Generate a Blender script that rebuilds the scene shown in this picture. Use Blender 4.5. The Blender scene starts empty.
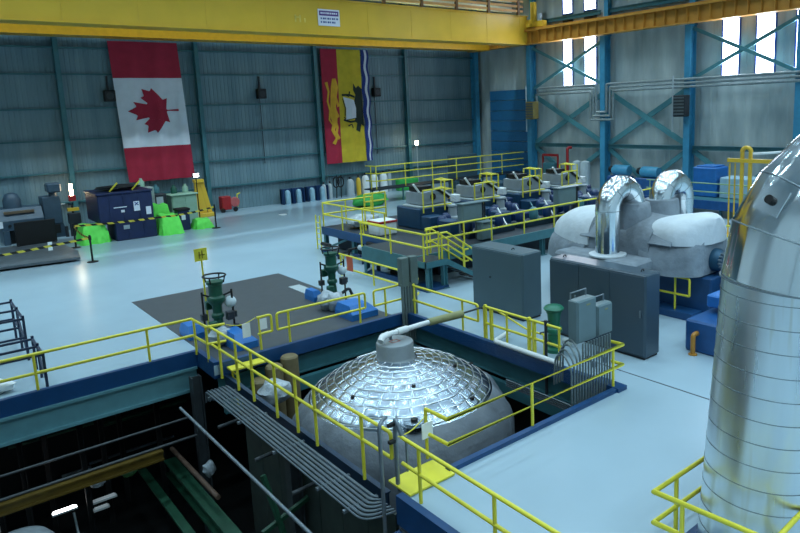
import bpy, math, random
from mathutils import Vector, Matrix
random.seed(7)
SC = bpy.context.scene
COL = SC.collection
PI = math.pi
# ---------------------------------------------------------------- camera
PITCH, YAW, ROLL = 0.164755731, 0.698439200, -0.0366341532
FPX, PCX, PCY, H = 666.819924, 460.0, 220.183246, 7.3
_f = Vector((math.sin(YAW)*math.cos(PITCH), math.cos(YAW)*math.cos(PITCH), -math.sin(PITCH)))
_r = Vector((math.cos(YAW), -math.sin(YAW), 0)); _u = _r.cross(_f)
RIGHT = math.cos(ROLL)*_r + math.sin(ROLL)*_u
UP = -math.sin(ROLL)*_r + math.cos(ROLL)*_u
FWD = _f
cam_d = bpy.data.cameras.new('camera'); cam = bpy.data.objects.new('camera', cam_d); COL.objects.link(cam)
m = Matrix((( RIGHT.x, UP.x, -FWD.x, 0), (RIGHT.y, UP.y, -FWD.y, 0), (RIGHT.z, UP.z, -FWD.z, H), (0,0,0,1)))
cam.matrix_world = m
cam_d.sensor_fit = 'HORIZONTAL'; cam_d.sensor_width = 36; cam_d.lens = 36*FPX/800
cam_d.shift_x = -(PCX-400)/800; cam_d.shift_y = -(266.5-PCY)/800
cam_d.clip_start = .1; cam_d.clip_end = 300
SC.camera = cam

# ---------------------------------------------------------------- materials
def lin(c):
    if isinstance(c, str):
        c = [int(c[i:i+2], 16)/255 for i in (0, 2, 4)]
    return tuple(x/12.92 if x <= .04045 else ((x+.055)/1.055)**2.4 for x in c) + (1,)
MATS = {}
def mat(name, color, rough=.5, metal=0., var=.12, scale=3., bump=0., bscale=20., spec=.5, emit=None, estr=0., coat=0.):
    """paint / steel / cloth with a little blotchy wear; all noise in object coordinates"""
    if name in MATS: return MATS[name]
    M = bpy.data.materials.new(name); M.use_nodes = True
    nt = M.node_tree; b = nt.nodes['Principled BSDF']
    b.inputs['Roughness'].default_value = rough; b.inputs['Metallic'].default_value = metal
    b.inputs['Specular IOR Level'].default_value = spec
    b.inputs['Coat Weight'].default_value = coat
    c = lin(color); b.inputs['Base Color'].default_value = c
    tc = nt.nodes.new('ShaderNodeTexCoord')
    if var > 0:
        n = nt.nodes.new('ShaderNodeTexNoise'); n.inputs['Scale'].default_value = scale; n.inputs['Detail'].default_value = 5
        nt.links.new(tc.outputs['Object'], n.inputs['Vector'])
        r = nt.nodes.new('ShaderNodeValToRGB')
        r.color_ramp.elements[0].position = .3; r.color_ramp.elements[1].position = .7
        r.color_ramp.elements[0].color = tuple(x*(1-var) for x in c[:3])+(1,)
        r.color_ramp.elements[1].color = tuple(min(1, x*(1+var)) for x in c[:3])+(1,)
        nt.links.new(n.outputs['Fac'], r.inputs['Fac']); nt.links.new(r.outputs['Color'], b.inputs['Base Color'])
    if bump > 0:
        n2 = nt.nodes.new('ShaderNodeTexNoise'); n2.inputs['Scale'].default_value = bscale; n2.inputs['Detail'].default_value = 4
        nt.links.new(tc.outputs['Object'], n2.inputs['Vector'])
        bp = nt.nodes.new('ShaderNodeBump'); bp.inputs['Strength'].default_value = bump; bp.inputs['Distance'].default_value = .05
        nt.links.new(n2.outputs['Fac'], bp.inputs['Height']); nt.links.new(bp.outputs['Normal'], b.inputs['Normal'])
    if emit:
        b.inputs['Emission Color'].default_value = lin(emit); b.inputs['Emission Strength'].default_value = estr
    MATS[name] = M
    return M
YEL = mat('yellow_paint', 'e4d83e', .4, var=.06)
YELD = mat('crane_yellow', 'e4b83a', .3, var=.06, scale=.6)
AMB = mat('runway_amber', 'c48a38', .45, var=.12, scale=1.)
NAVY = mat('curb_blue', '134270', .4, var=.1)
TEAL = mat('teal_steel', '3d7078', .45, var=.1)
TEALD = mat('column_blue', '3f8fb2', .45, var=.1)
BLUEB = mat('bright_blue', '2a72bc', .4, var=.08)
DKBLUE = mat('machine_navy', '12305a', .4, var=.12)
CRATE = mat('crate_navy', '18264f', .5, var=.15)
CAB = mat('cabinet_grey', '4a5f68', .45, var=.04, scale=.8)
CAB2 = mat('cabinet_slate', '384a57', .32, var=.05, scale=.8)
LGREY = mat('light_grey_paint', 'a9b4b8', .5, var=.06)
BOXG = mat('panel_grey', '667b80', .45, var=.05)
DGREY = mat('dark_steel', '272c32', .5, var=.2)
BLACK = mat('black_paint', '08090b', .6, var=.2)
GALV = mat('galvanised', '77828a', .4, metal=.4, var=.15, scale=6)
COND = mat('conduit_grey', '4e5a60', .45, metal=.2, var=.12, scale=5)
WHITE = mat('white_paint', 'e2e6e6', .45, var=.05)
GREENP = mat('pump_green', '145240', .4, var=.2, scale=6)
GRNCAB = mat('sage_green', '8fb09a', .5, var=.08)
LIME = mat('lime_tarp', '78ff62', .55, var=.1, bump=.5, bscale=6)
RED = mat('red_paint', 'a31e22', .45, var=.1)
TAN = mat('tan_lagging', '76694a', .7, var=.15)
FABRIC = mat('grey_lagging_cloth', '858f98', .7, var=.25, scale=1.6, bump=1., bscale=3.2)
FABRICL = mat('pale_lagging_cloth', 'd2d9de', .7, var=.06, scale=2.5, bump=.6, bscale=3.5)
SKIRT = mat('dome_skirt_cloth', '6a727a', .55, var=.16, scale=1.5, bump=1., bscale=3)
PLASTIC = mat('plastic_wrap', 'aab4bb', .25, var=.2, scale=5, bump=.8, bscale=8)
MAT_G = mat('mat_grey', '3f454a', .5, var=.1, scale=2.5)
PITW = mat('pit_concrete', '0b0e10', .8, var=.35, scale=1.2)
PITG = mat('pit_green', '1d4a36', .5, var=.3)
LAMPW = mat('lamp_white', 'ffffff', .4, var=0, emit='ffffff', estr=14)
LAMPWARM = mat('lamp_warm', 'fff0d0', .4, var=0, emit='ffe9c0', estr=30)
MACH = mat('machine_blue_grey', '3a4f60', .45, var=.12)
OLIVE = mat('olive_wrap', '8e8e62', .7, var=.12)
GLASSW = mat('gauge_glass', 'd5e2e8', .1, var=0)
SIGNW = mat('sign_white', 'e8eaf2', .5, var=0)
SIGNP = mat('sign_purple', '53297f', .5, var=0)
INK = mat('ink_blue', '2a4a8c', .5, var=0)
GALVL = mat('conduit_light', '8f9a9c', .4, metal=.3, var=.15, scale=5)
PITS = mat('pit_steel', '3c4246', .5, var=.2)
TAGW = mat('tag_white', 'f2f4f2', .6, var=.03)

def clad_metal(name, col, rough, var, streak=False):
    M = bpy.data.materials.new(name); M.use_nodes = True; nt = M.node_tree; b = nt.nodes['Principled BSDF']
    b.inputs['Metallic'].default_value = 1; b.inputs['Roughness'].default_value = rough
    c = lin(col); tc = nt.nodes.new('ShaderNodeTexCoord')
    mp = nt.nodes.new('ShaderNodeMapping'); nt.links.new(tc.outputs['Object'], mp.inputs['Vector'])
    mp.inputs['Scale'].default_value = (1, 1, .08) if streak else (1, 1, 1)
    n = nt.nodes.new('ShaderNodeTexNoise'); n.inputs['Scale'].default_value = 5 if streak else 3; n.inputs['Detail'].default_value = 4
    nt.links.new(mp.outputs[0], n.inputs['Vector'])
    r = nt.nodes.new('ShaderNodeValToRGB'); r.color_ramp.elements[0].position = .3; r.color_ramp.elements[1].position = .7
    r.color_ramp.elements[0].color = tuple(x*(1-var) for x in c[:3])+(1,); r.color_ramp.elements[1].color = c
    nt.links.new(n.outputs['Fac'], r.inputs['Fac'])
    nt.links.new(r.outputs['Color'], b.inputs['Base Color'])
    mr = nt.nodes.new('ShaderNodeMapRange'); mr.inputs['To Min'].default_value = rough*.8; mr.inputs['To Max'].default_value = rough*1.4
    nt.links.new(n.outputs['Fac'], mr.inputs['Value']); nt.links.new(mr.outputs[0], b.inputs['Roughness'])
    MATS[name] = M; return M
DOMEM = clad_metal('dome_cladding', 'a9b6c2', .22, .1)
SEAMM = clad_metal('seam_highlight', 'fafcff', .3, .03)  # seams coloured paler than the panels to paint in the dome's highlight arcs
PIPEM = clad_metal('pipe_cladding', 'f0f5f8', .13, .06, True)
CAPM = mat('cap_grey', '9aa3a8', .45, metal=.4, var=.08)

# ---------------------------------------------------------------- mesh gathering
class MB:
    def __init__(s): s.v = []; s.f = []; s.m = []; s.mi = 0
    def add(s, vs, fs):
        o = len(s.v); s.v += [tuple(v) for v in vs]; s.f += [tuple(i+o for i in f) for f in fs]; s.m += [s.mi]*len(fs); return s
    def box(s, c, d, rz=0., M=None):
        hx, hy, hz = d[0]/2, d[1]/2, d[2]/2
        vs = [Vector((x*hx, y*hy, z*hz)) for x in (-1, 1) for y in (-1, 1) for z in (-1, 1)]
        R = M if M is not None else Matrix.Rotation(rz, 3, 'Z')
        vs = [R @ v + Vector(c) for v in vs]
        return s.add(vs, [(0,1,3,2),(4,6,7,5),(0,4,5,1),(2,3,7,6),(0,2,6,4),(1,5,7,3)])
    def box2(s, a, b):
        return s.box([(a[i]+b[i])/2 for i in range(3)], [abs(b[i]-a[i]) for i in range(3)])
    def bbox(s, a, b, bev=.03):
        """box with chamfered edges"""
        c = [(a[i]+b[i])/2 for i in range(3)]; h = [abs(b[i]-a[i])/2 for i in range(3)]
        bev = min(bev, min(h)*.6)
        vs = []; idx = {}
        for sx in (-1,1):
            for sy in (-1,1):
                for sz in (-1,1):
                    for ax in range(3):
                        p = [sx*h[0], sy*h[1], sz*h[2]]
                        for k in range(3):
                            if k != ax: p[k] -= (sx,sy,sz)[k]*bev
                        idx[(sx,sy,sz,ax)] = len(vs); vs.append([p[i]+c[i] for i in range(3)])
        fs = []
        def q(keys, n):
            ids = [idx[k] for k in keys]
            P = [Vector(vs[i]) for i in ids]
            nn = (P[1]-P[0]).cross(P[2]-P[0])
            if nn.dot(Vector(n)) < 0: ids.reverse()
            fs.append(tuple(ids))
        for ax in range(3):
            o = [k for k in range(3) if k != ax]
            for sg in (-1,1):
                ks = []
                for (u,w) in ((-1,-1),(1,-1),(1,1),(-1,1)):
                    k = [0,0,0]; k[ax] = sg; k[o[0]] = u; k[o[1]] = w; ks.append((*k, ax))
                n = [0,0,0]; n[ax] = sg; q(ks, n)
            for u in (-1,1):
                for w in (-1,1):
                    ks = []
                    for t, which in ((-1,0),(1,0),(1,1),(-1,1)):
                        k = [0,0,0]; k[ax] = t; k[o[0]] = u; k[o[1]] = w; ks.append((*k, o[which]))
                    n = [0,0,0]; n[o[0]] = u; n[o[1]] = w; q(ks, n)
        for sx in (-1,1):
            for sy in (-1,1):
                for sz in (-1,1):
                    q([(sx,sy,sz,0),(sx,sy,sz,1),(sx,sy,sz,2)], (sx,sy,sz))
        return s.add(vs, fs)
    def tube(s, pts, r, n=8, cap=True, closed=False, flat=False):
        pts = [Vector(p) for p in pts]; N = len(pts)
        rs = r if isinstance(r, (list, tuple)) else [r]*N
        tans = []
        for i in range(N):
            a = pts[i]-pts[i-1] if i > 0 else (pts[i]-pts[-1] if closed else None)
            b = pts[(i+1) % N]-pts[i] if (i < N-1 or closed) else None
            a = a.normalized() if a is not None and a.length > 1e-9 else None
            b = b.normalized() if b is not None and b.length > 1e-9 else None
            t = (a or b)+(b or a) if (a and b) else (a or b)
            if t.length < 1e-6: t = a
            tans.append((t.normalized(), (a.dot(t.normalized()) if a and b else 1)))
        t0 = tans[0][0]; up = Vector((0,0,1)) if abs(t0.z) < .9 else Vector((1,0,0))
        x = t0.cross(up).normalized()
        vs = []
        for i in range(N):
            t, cs = tans[i]
            x = (x - t*x.dot(t)).normalized(); y = t.cross(x)
            for k in range(n):
                a = 2*PI*(k+.5)/n
                vs.append(pts[i] + (x*math.cos(a)+y*math.sin(a))*rs[i]/max(.5, math.sqrt(max(.25, abs(cs)))))
        fs = []
        M = N if closed else N-1
        for i in range(M):
            for k in range(n):
                j = (i+1) % N
                fs.append((i*n+k, i*n+(k+1) % n, j*n+(k+1) % n, j*n+k))
        if cap and not closed:
            fs.append(tuple(reversed(range(n)))); fs.append(tuple((N-1)*n+k for k in range(n)))
        return s.add(vs, fs)
    def cyl(s, a, b, r, n=16, r2=None): return s.tube([a, b], [r, r if r2 is None else r2], n)
    def lathe(s, base, prof, n=24, axis='Z', a0=0., a1=2*PI):
        full = abs(a1-a0-2*PI) < 1e-6; vs = []; fs = []; m = n if full else n+1
        for (r, z) in prof:
            for k in range(m):
                a = a0+(a1-a0)*k/n; c, q = r*math.cos(a), r*math.sin(a)
                p = {'Z': (c, q, z), 'X': (z, c, q), 'Y': (q, z, c)}[axis]
                vs.append((base[0]+p[0], base[1]+p[1], base[2]+p[2]))
        for i in range(len(prof)-1):
            for k in range(n if full else m-1):
                k2 = (k+1) % m
                fs.append((i*m+k, i*m+k2, (i+1)*m+k2, (i+1)*m+k))
        if full:
            if prof[0][0] > 1e-6: fs.append(tuple(reversed(range(m))))
            if prof[-1][0] > 1e-6: fs.append(tuple((len(prof)-1)*m+k for k in range(m)))
        return s.add(vs, fs)
    def ball(s, c, r, n=12, sq=(1,1,1)):
        k = n//2; prof = [(math.sin(PI*i/k), -math.cos(PI*i/k)) for i in range(k+1)]
        vs = []; fs = []
        for (rr, z) in prof:
            for j in range(n):
                a = 2*PI*j/n; vs.append((c[0]+r*sq[0]*rr*math.cos(a), c[1]+r*sq[1]*rr*math.sin(a), c[2]+r*sq[2]*z))
        for i in range(k):
            for j in range(n): fs.append((i*n+j, i*n+(j+1) % n, (i+1)*n+(j+1) % n, (i+1)*n+j))
        return s.add(vs, fs)
    def prism(s, poly, axis, a, b):
        """poly of 2-D points extruded along axis from a to b"""
        n = len(poly)
        def P(p, t): return {'X': (t, p[0], p[1]), 'Y': (p[0], t, p[1]), 'Z': (p[0], p[1], t)}[axis]
        vs = [P(p, a) for p in poly]+[P(p, b) for p in poly]
        fs = [(i, (i+1) % n, n+(i+1) % n, n+i) for i in range(n)]+[tuple(reversed(range(n))), tuple(range(n, 2*n))]
        return s.add(vs, fs)
    def beam(s, a, b, w, h, up=(0,0,1)):
        """rectangular bar between points"""
        a = Vector(a); b = Vector(b); t = (b-a).normalized(); u = Vector(up)
        x = t.cross(u)
        if x.length < 1e-4: x = t.cross(Vector((1,0,0)))
        x.normalize(); y = x.cross(t)
        vs = [p+x*sx*w/2+y*sy*h/2 for p in (a, b) for sx, sy in ((-1,-1),(1,-1),(1,1),(-1,1))]
        return s.add(vs, [(3,2,1,0),(4,5,6,7),(0,1,5,4),(1,2,6,5),(2,3,7,6),(3,0,4,7)])
    def hbeam(s, a, b, w, h, t=.05, up=(0,0,1)):
        """I/H section: two flanges (normal to up) and a web"""
        a = Vector(a); b = Vector(b); tt = (b-a).normalized(); u = Vector(up)
        u = (u-tt*u.dot(tt)).normalized()
        s.beam(a+u*(h/2-t/2), b+u*(h/2-t/2), w, t, u); s.beam(a-u*(h/2-t/2), b-u*(h/2-t/2), w, t, u)
        return s.beam(a, b, t, h-2*t, u)
    def build(s, name, material, parent=None, smooth=None, loc=None):
        me = bpy.data.meshes.new(name)
        o = bpy.data.objects.new(name, me); COL.objects.link(o)
        off = Vector((0,0,0))
        if parent is not None:
            off = ORIG[parent.name]; o.parent = parent
            ORIG[o.name] = off
        elif loc is not None:
            off = Vector(loc); o.location = off
            ORIG[o.name] = off
        else:
            lo = [min(v[i] for v in s.v) for i in range(3)]; hi = [max(v[i] for v in s.v) for i in range(3)]
            off = Vector(((lo[0]+hi[0])/2, (lo[1]+hi[1])/2, lo[2])); o.location = off; ORIG[o.name] = off
        me.from_pydata([Vector(v)-off for v in s.v], [], s.f)
        import bmesh
        bm = bmesh.new(); bm.from_mesh(me); bmesh.ops.recalc_face_normals(bm, faces=bm.faces); bm.to_mesh(me); bm.free()
        ms = material if isinstance(material, (list, tuple)) else [material]
        for M in ms: me.materials.append(M)
        if len(ms) > 1: me.polygons.foreach_set('material_index', s.m)
        if smooth:
            me.polygons.foreach_set('use_smooth', [True]*len(me.polygons))
            me.set_sharp_from_angle(angle=math.radians(smooth))
        me.update()
        return o
ORIG = {}
def tag(o, label=None, cat=None, group=None, kind=None):
    if label: o['label'] = label
    if cat: o['category'] = cat
    if group: o['group'] = group
    if kind: o['kind'] = kind
    return o
def thing(name, label, cat, loc, group=None):
    o = bpy.data.objects.new(name, None); COL.objects.link(o); o.location = loc; o.empty_display_size = .2
    ORIG[o.name] = Vector(loc)
    return tag(o, label, cat, group)
def one(name, mb, material, label, cat, group=None, smooth=None):
    return tag(mb.build(name, material, None, smooth), label, cat, group)
def struct(name, mb, material, label=None, smooth=None):
    return tag(mb.build(name, material, None, smooth), label, None, None, 'structure')
def copy_tree(o, loc=None, label=None, parent=None):
    c = o.copy(); COL.objects.link(c)
    if parent is not None: c.parent = parent; c.matrix_parent_inverse = o.matrix_parent_inverse
    if loc is not None: c.location = loc
    if label: c['label'] = label
    for ch in [x for x in bpy.data.objects if x.parent == o]: copy_tree(ch, parent=c)
    return c
def B(a, b): return MB().box2(a, b)
def arc(c, r, a0, a1, n, ax):
    """points of an arc in plane: ax 'XZ','YZ','XY'"""
    out = []
    for i in range(n+1):
        a = a0+(a1-a0)*i/n; u, w = r*math.cos(a), r*math.sin(a)
        out.append({'XZ': (c[0]+u, c[1], c[2]+w), 'YZ': (c[0], c[1]+u, c[2]+w), 'XY': (c[0]+u, c[1]+w, c[2])}[ax])
    return out
def fillet(pts, r, n=4):
    """round the corners of a polyline"""
    pts = [Vector(p) for p in pts]; out = [pts[0]]
    for i in range(1, len(pts)-1):
        a, b, c = pts[i-1], pts[i], pts[i+1]
        d1, d2 = (a-b), (c-b); rr = min(r, d1.length*.45, d2.length*.45)
        p, q = b+d1.normalized()*rr, b+d2.normalized()*rr
        for k in range(n+1):
            t = k/n; out.append(p*(1-t)**2+b*2*t*(1-t)+q*t*t)
    out.append(pts[-1]); return out

def guardrail(label, pts, posts, top=1.12, mid=.58, base=0., rr=.04, group='yellow guardrails', closed_ends=(False, False), bars=None, postbase=None, material=None, toe=False):
    """pts: plan polyline (x,y[,z base]); posts: parameters along polyline as (segment, t)"""
    material = material or YEL
    P = [Vector((p[0], p[1], p[2] if len(p) > 2 else base)) for p in pts]
    t = thing('guardrail', label, 'railing', P[0], group)
    hs = bars or [mid, top]
    if closed_ends[0] or closed_ends[1]:
        line = [p+Vector((0,0,top)) for p in P]; low = [p+Vector((0,0,mid)) for p in P]
        loop = line[:]
        if closed_ends[1]: loop = loop+[low[-1]]
        if closed_ends[0]: loop = [low[0]]+loop
        MB().tube(fillet(loop, .09), rr, 8).build('top_rail', material, t, 50)
        MB().tube(low, rr, 8).build('mid_rail', material, t, 50)
    else:
        for h in hs:
            MB().tube([p+Vector((0,0,h)) for p in P], rr, 8).build('top_rail' if h == max(hs) else 'mid_rail', material, t, 50)
    for (sg, u) in posts:
        p = P[sg].lerp(P[sg+1], u)
        b = p.z if postbase is None else postbase
        MB().tube([(p.x, p.y, b), (p.x, p.y, p.z+top)], rr*.95, 8).build('post', material, t, 50)
    return t
# ================================================================ SETTING
YW, XW = 52.5, 47.0            # far wall, right wall
ZC = 20.0
XL, YN = -14.0, -10.0          # left wall, near wall
PZ = -6.0                      # lower level floor
# ---- floor paint: pale blue-grey epoxy
FLOOR = mat('floor_epoxy', 'a0b6c2', .25, var=.05, scale=.35, spec=.4)
fl = MB()
T = -.3
PX0, PX1, PY0, PY1 = 6.62, 13.4, 9.95, 19.35   # dome pit
LX, LY = 6.45, 20.95                            # left pit corner
fl.box2((XL, LY, T), (LX, YW, 0))
fl.box2((LX, PY1, T), (XW, YW, 0)); fl.box2((XL, YN, T), (6.4, 6.0, 0))  # near-left slab is unseen, added to bounce light onto the pipe and dome
fl.box2((PX1, YN, T), (XW, PY1, 0))
fl.box2((6.5, YN, T), (PX1, PY0, 0))
struct('floor', fl, FLOOR)
# lower level
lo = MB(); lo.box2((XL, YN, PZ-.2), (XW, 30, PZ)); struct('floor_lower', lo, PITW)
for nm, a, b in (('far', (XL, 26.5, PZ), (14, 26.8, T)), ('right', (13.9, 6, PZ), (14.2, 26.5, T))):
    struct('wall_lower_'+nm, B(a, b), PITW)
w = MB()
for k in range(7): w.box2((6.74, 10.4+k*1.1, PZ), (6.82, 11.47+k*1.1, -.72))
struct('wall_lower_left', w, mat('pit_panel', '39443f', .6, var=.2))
# ---- walls: corrugated siding
def siding_mat(name, ca, cb, sx, band=None):
    M = bpy.data.materials.new(name); M.use_nodes = True; nt = M.node_tree; b = nt.nodes['Principled BSDF']
    tc = nt.nodes.new('ShaderNodeTexCoord'); mp = nt.nodes.new('ShaderNodeMapping'); mp.inputs['Scale'].default_value = sx
    nt.links.new(tc.outputs['Object'], mp.inputs['Vector'])
    n = nt.nodes.new('ShaderNodeTexNoise'); n.inputs['Scale'].default_value = 1; n.inputs['Detail'].default_value = 5
    nt.links.new(mp.outputs[0], n.inputs['Vector'])
    r = nt.nodes.new('ShaderNodeValToRGB'); e = r.color_ramp.elements; e[0].position = .32; e[1].position = .7
    e[0].color = lin(ca); e[1].color = lin(cb)
    nt.links.new(n.outputs['Fac'], r.inputs['Fac']); nt.links.new(r.outputs['Color'], b.inputs['Base Color'])
    b.inputs['Roughness'].default_value = .55
    return M
SIDE_F = siding_mat('far_siding', '64808a', '7a949c', (1.2, 1, .12))
SIDE_R = siding_mat('right_siding', '98a6a8', 'c6d0ce', (1, .9, .22))
def corrugate(x0, x1, pitch=.3, d=.022):
    pts = []; x = x0
    while x < x1:
        pts += [(x, 0), (x+pitch*.6, 0), (x+pitch*.68, d), (x+pitch*.92, d)]; x += pitch
    return pts
w = MB(); pr = corrugate(XL, XW)
vs = [(x, YW+y, z) for z in (0, ZC) for (x, y) in pr]; n = len(pr)
w.add(vs, [(i, i+1, n+i+1, n+i) for i in range(n-1)])
w.box2((XL, YW+.06, 0), (XW, YW+.3, ZC))
struct('wall_far', w, SIDE_F)
w = MB(); pr = corrugate(YN, YW, 1.3, .03)
vs = [(XW+y, x, z) for z in (0, ZC) for (x, y) in pr]; n = len(pr)
w.add(vs, [(i, i+1, n+i+1, n+i) for i in range(n-1)])
w.box2((XW+.06, YN, 0), (XW+.3, YW, ZC))
struct('wall_right', w, SIDE_R)
SIDE_L = siding_mat('light_siding', 'ccd6d8', 'dde4e6', (1, 1, .2))
struct('wall_left', B((XL-.3, YN, PZ), (XL, YW, ZC)), SIDE_L)
struct('wall_near', B((XL, YN-.3, PZ), (XW, YN, ZC)), SIDE_L)
CEIL = mat('ceiling_deck', 'b4bdc1', .7, var=.15, scale=.5)
struct('ceiling', B((XL, YN, ZC), (XW, YW, ZC+.3)), CEIL)

# ---- steel frame of the far wall
for i, x in enumerate((-.2, 9.15, 18.35, 28.3, 37.75)):
    c = MB(); c.hbeam((x, YW-.3, 0), (x, YW-.3, ZC), .3, .5, .05, (0,1,0))
    struct('steel_column', c, TEAL, 'blue-green steel column on the far wall, number %d from the left' % (i+1))
for z, wd in ((12.35, .25), (10.6, .06), (8.3, .1), (6.2, .1), (4.0, .12), (1.95, .16)):
    g = MB(); g.box2((XL, YW-.12-wd, z-.05), (XW-.2, YW-.02, z+.05)); struct('wall_girt', g, TEAL)
# dark band and corner post
c = MB(); c.hbeam((46.3, YW-.5, 0), (46.3, YW-.5, ZC), .5, .7, .06, (0,1,0)); struct('corner_column', c, TEALD)
# blue sheeted bay near the corner on the right wall
bp_ = MB()
for k in range(9): bp_.box2((XW-.12, 45.0, .02+k*1.0), (XW-.03, 50.4, .96+k*1.0))
struct('trim_1', bp_, mat('bay_blue', '2a6f9c', .5, var=.1))
# ---- right wall frame
RC = [(44.1, 'far'), (35.6, 'second'), (27.75, 'third'), (19.6, 'near')]
BRC = mat('brace_teal', '4d8790', .45, var=.1)
for y, nm in RC:
    c = MB(); c.hbeam((46.35, y, 0), (46.35, y, 12.85), .5, .8, .06, (1,0,0)); c.hbeam((46.7, y, 12.85), (46.7, y, ZC), .4, .5, .05, (1,0,0))
    struct('steel_column', c, TEALD, '%s bright blue steel column of the right wall' % nm)
for y0, y1 in ((44.1, 35.6), (35.6, 27.75), (27.75, 19.6), (19.6, 8)):
    g = MB(); g.hbeam((46.5, y0-.25, 3.75), (46.5, y1+.25, 3.75), .3, .34, .05); struct('wall_girt', g, TEAL)
    if y0 > 30 or True:
        for (za, zb) in ((8.3, 3.95), (3.95, 8.3)):
            if y0 < 29 and y0 > 21: continue
            g = MB(); g.beam((46.55+(.12 if za < zb else 0), y0-.2, za), (46.55+(.12 if za < zb else 0), y1+.2, zb), .42, .12, (1,0,0)); struct('wind_brace', g, BRC)
    for (ya, yb) in ((y0-.25, (y0+y1)/2), (y1+.25, (y0+y1)/2)):     # inverted V under the girt
        g = MB(); g.beam((46.6, ya, 3.55), (46.6, yb, .9), .38, .14, (1,0,0)); struct('wind_brace', g, BRC)
    if not (y0 < 36.5 and y0 > 34):
        for (za, zb) in ((12.6, 8.95), (8.95, 12.6)):
            g = MB(); g.beam((46.35+(.13 if za < zb else 0), y0-.2, za), (46.35+(.13 if za < zb else 0), y1+.2, zb), .26, .1, (1,0,0)); struct('wind_brace', g, BRC)
for y0, y1 in ((44.4, 36.4), (35.9, 28.4), (28., 20.2), (19.8, 8)):
    g = MB(); g.hbeam((46.75, y0, 14.9), (46.75, y1, 14.9), .25, .35, .05); struct('wall_girt', g, TEAL)
g = MB(); g.beam((46.7, 35.8, 14.9), (46.7, 33.5, 19), .1, .2, (1,0,0)); g.beam((46.7, 30.5, 19), (46.7, 28.5, 14.9), .26, .1, (1,0,0)); struct('wind_brace', g, BRC)
# runway beam with stiffeners
rb = MB(); X0, X1 = 45.35, 46.05
rb.box2((X0, YN, 12.9), (X1, 51.9, 12.98)); rb.box2((X0-.05, YN, 14.05), (X1+.05, 51.9, 14.2)); rb.box2((45.66, YN, 12.98), (45.74, 51.9, 14.05))
y = 51.5
while y > 5:
    rb.box2((X0+.04, y-.02, 12.98), (45.66, y+.02, 14.05)); y -= .92
rb.box2((45.58, YN, 14.2), (45.8, 51.9, 14.32))
struct('runway_beam', rb, AMB, 'amber crane runway beam with stiffener ribs along the right wall')
# ---- windows in the right wall (tall daylight panels)
PANE = mat('daylight_pane', 'f4f8ff', .3, var=0, emit='e6efff', estr=9)
WFR = mat('window_frame_blue', '3f63b8', .5, var=.05)
WIN = [(40.6, 39.65, 9.0, 12.95), (38.2, 37.0, 9.0, 12.95), (25.5, 24.3, 9.0, 12.95), (23.0, 21.75, 9.0, 12.95), (20.3, 19.05, 9.0, 12.95), (40.6, 39.6, 15.3, 19), (38.2, 37.0, 15.3, 19), (25.5, 24.3, 15.3, 19)]
for i, (ya, yb, za, zb) in enumerate(WIN):
    f = MB()
    for p, q in (((ya, za-.08), (yb, za)), ((ya, zb), (yb, zb+.08)), ((ya+.09, za-.08), (ya, zb+.08)), ((yb, za-.08), (yb-.09, zb+.08))):
        f.box2((XW-.12, p[0], p[1]), (XW+.02, q[0], q[1]))
    fo = tag(f.build('window_%d' % (i+1), WFR), None, None, None, 'structure')
    B((XW-.06, ya, za), (XW-.03, yb, zb)).build('pane', PANE, fo)
    s = MB()
    if za > 14: s.box2((XW-.14, ya+.05, za-.75), (XW-.02, yb-.05, za-.1)); s.build('sill_panel', DGREY, fo)

# ---- blue kerbs and beams round the openings
def kerb(name, a, b, m=NAVY): return struct(name, B(a, b), m)
KH = .1
kerb('trim_2', (XL, 20.8, -.42), (6.62, 20.97, KH))
kerb('trim_3', (6.45, 19.37, -.42), (6.62, 20.8, KH))
kerb('trim_4', (6.62, 19.2, -.32), (13.5, 19.37, KH))
kerb('trim_5', (13.4, 9.85, -.32), (13.56, 19.2, KH))
kerb('trim_6', (7.75, 9.85, -.32), (13.4, 9.99, KH))
kerb('trim_7', (6.42, YN, -.5), (6.58, 9.85, KH))
kerb('trim_8', (6.62, 9.85, -.5), (7.75, 9.95, .02))
kerb('trim_9', (13.3, 9.8, -.02), (13.66, 10.6, .11))      # corner plinth for conduit bank
tb = MB(); tb.box2((XL, 20.85, -1.12), (6.4, 20.95, -.42)); tb.box2((XL, 20.75, -1.16), (6.4, 21.1, -1.08)); tb.box2((XL, 20.72, -.46), (6.4, 20.85, -.38))
struct('pit_beam', tb, mat('beam_teal_grey', '5e8f98', .5, var=.08))
tb = MB(); tb.hbeam((6.6, 19.55, -.75), (13.9, 19.55, -.75), .3, .6, .04); tb.box2((6.6, 19.1, -1.5), (13.9, 19.3, -1.1)); struct('pit_beam', tb, TEAL)
tb = MB(); tb.hbeam((13.75, 9.9, -.7), (13.75, 19.2, -.7), .3, .6, .04); tb.box2((13.45, 9.9, -1.5), (13.6, 19.2, -1.1)); struct('pit_beam', tb, TEAL)
tb = MB(); tb.hbeam((6.74, 10.6, -.5), (6.74, 19.3, -.5), .12, .4, .03); struct('pit_beam', tb, mat('beam_dark_blue', '16324a', .5))
tb = MB(); tb.hbeam((6.3, YN, -1.0), (6.3, 9.8, -1.0), .3, .8, .05); struct('pit_beam', tb, NAVY)
for (x, y) in ((6.2, 20.4), (6.5, 14.5), (6.3, 9.6)):
    c = MB(); c.hbeam((x, y, PZ), (x, y, -.55), .3, .3, .04, (1,0,0)); struct('pit_column', c, PITS)
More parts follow.
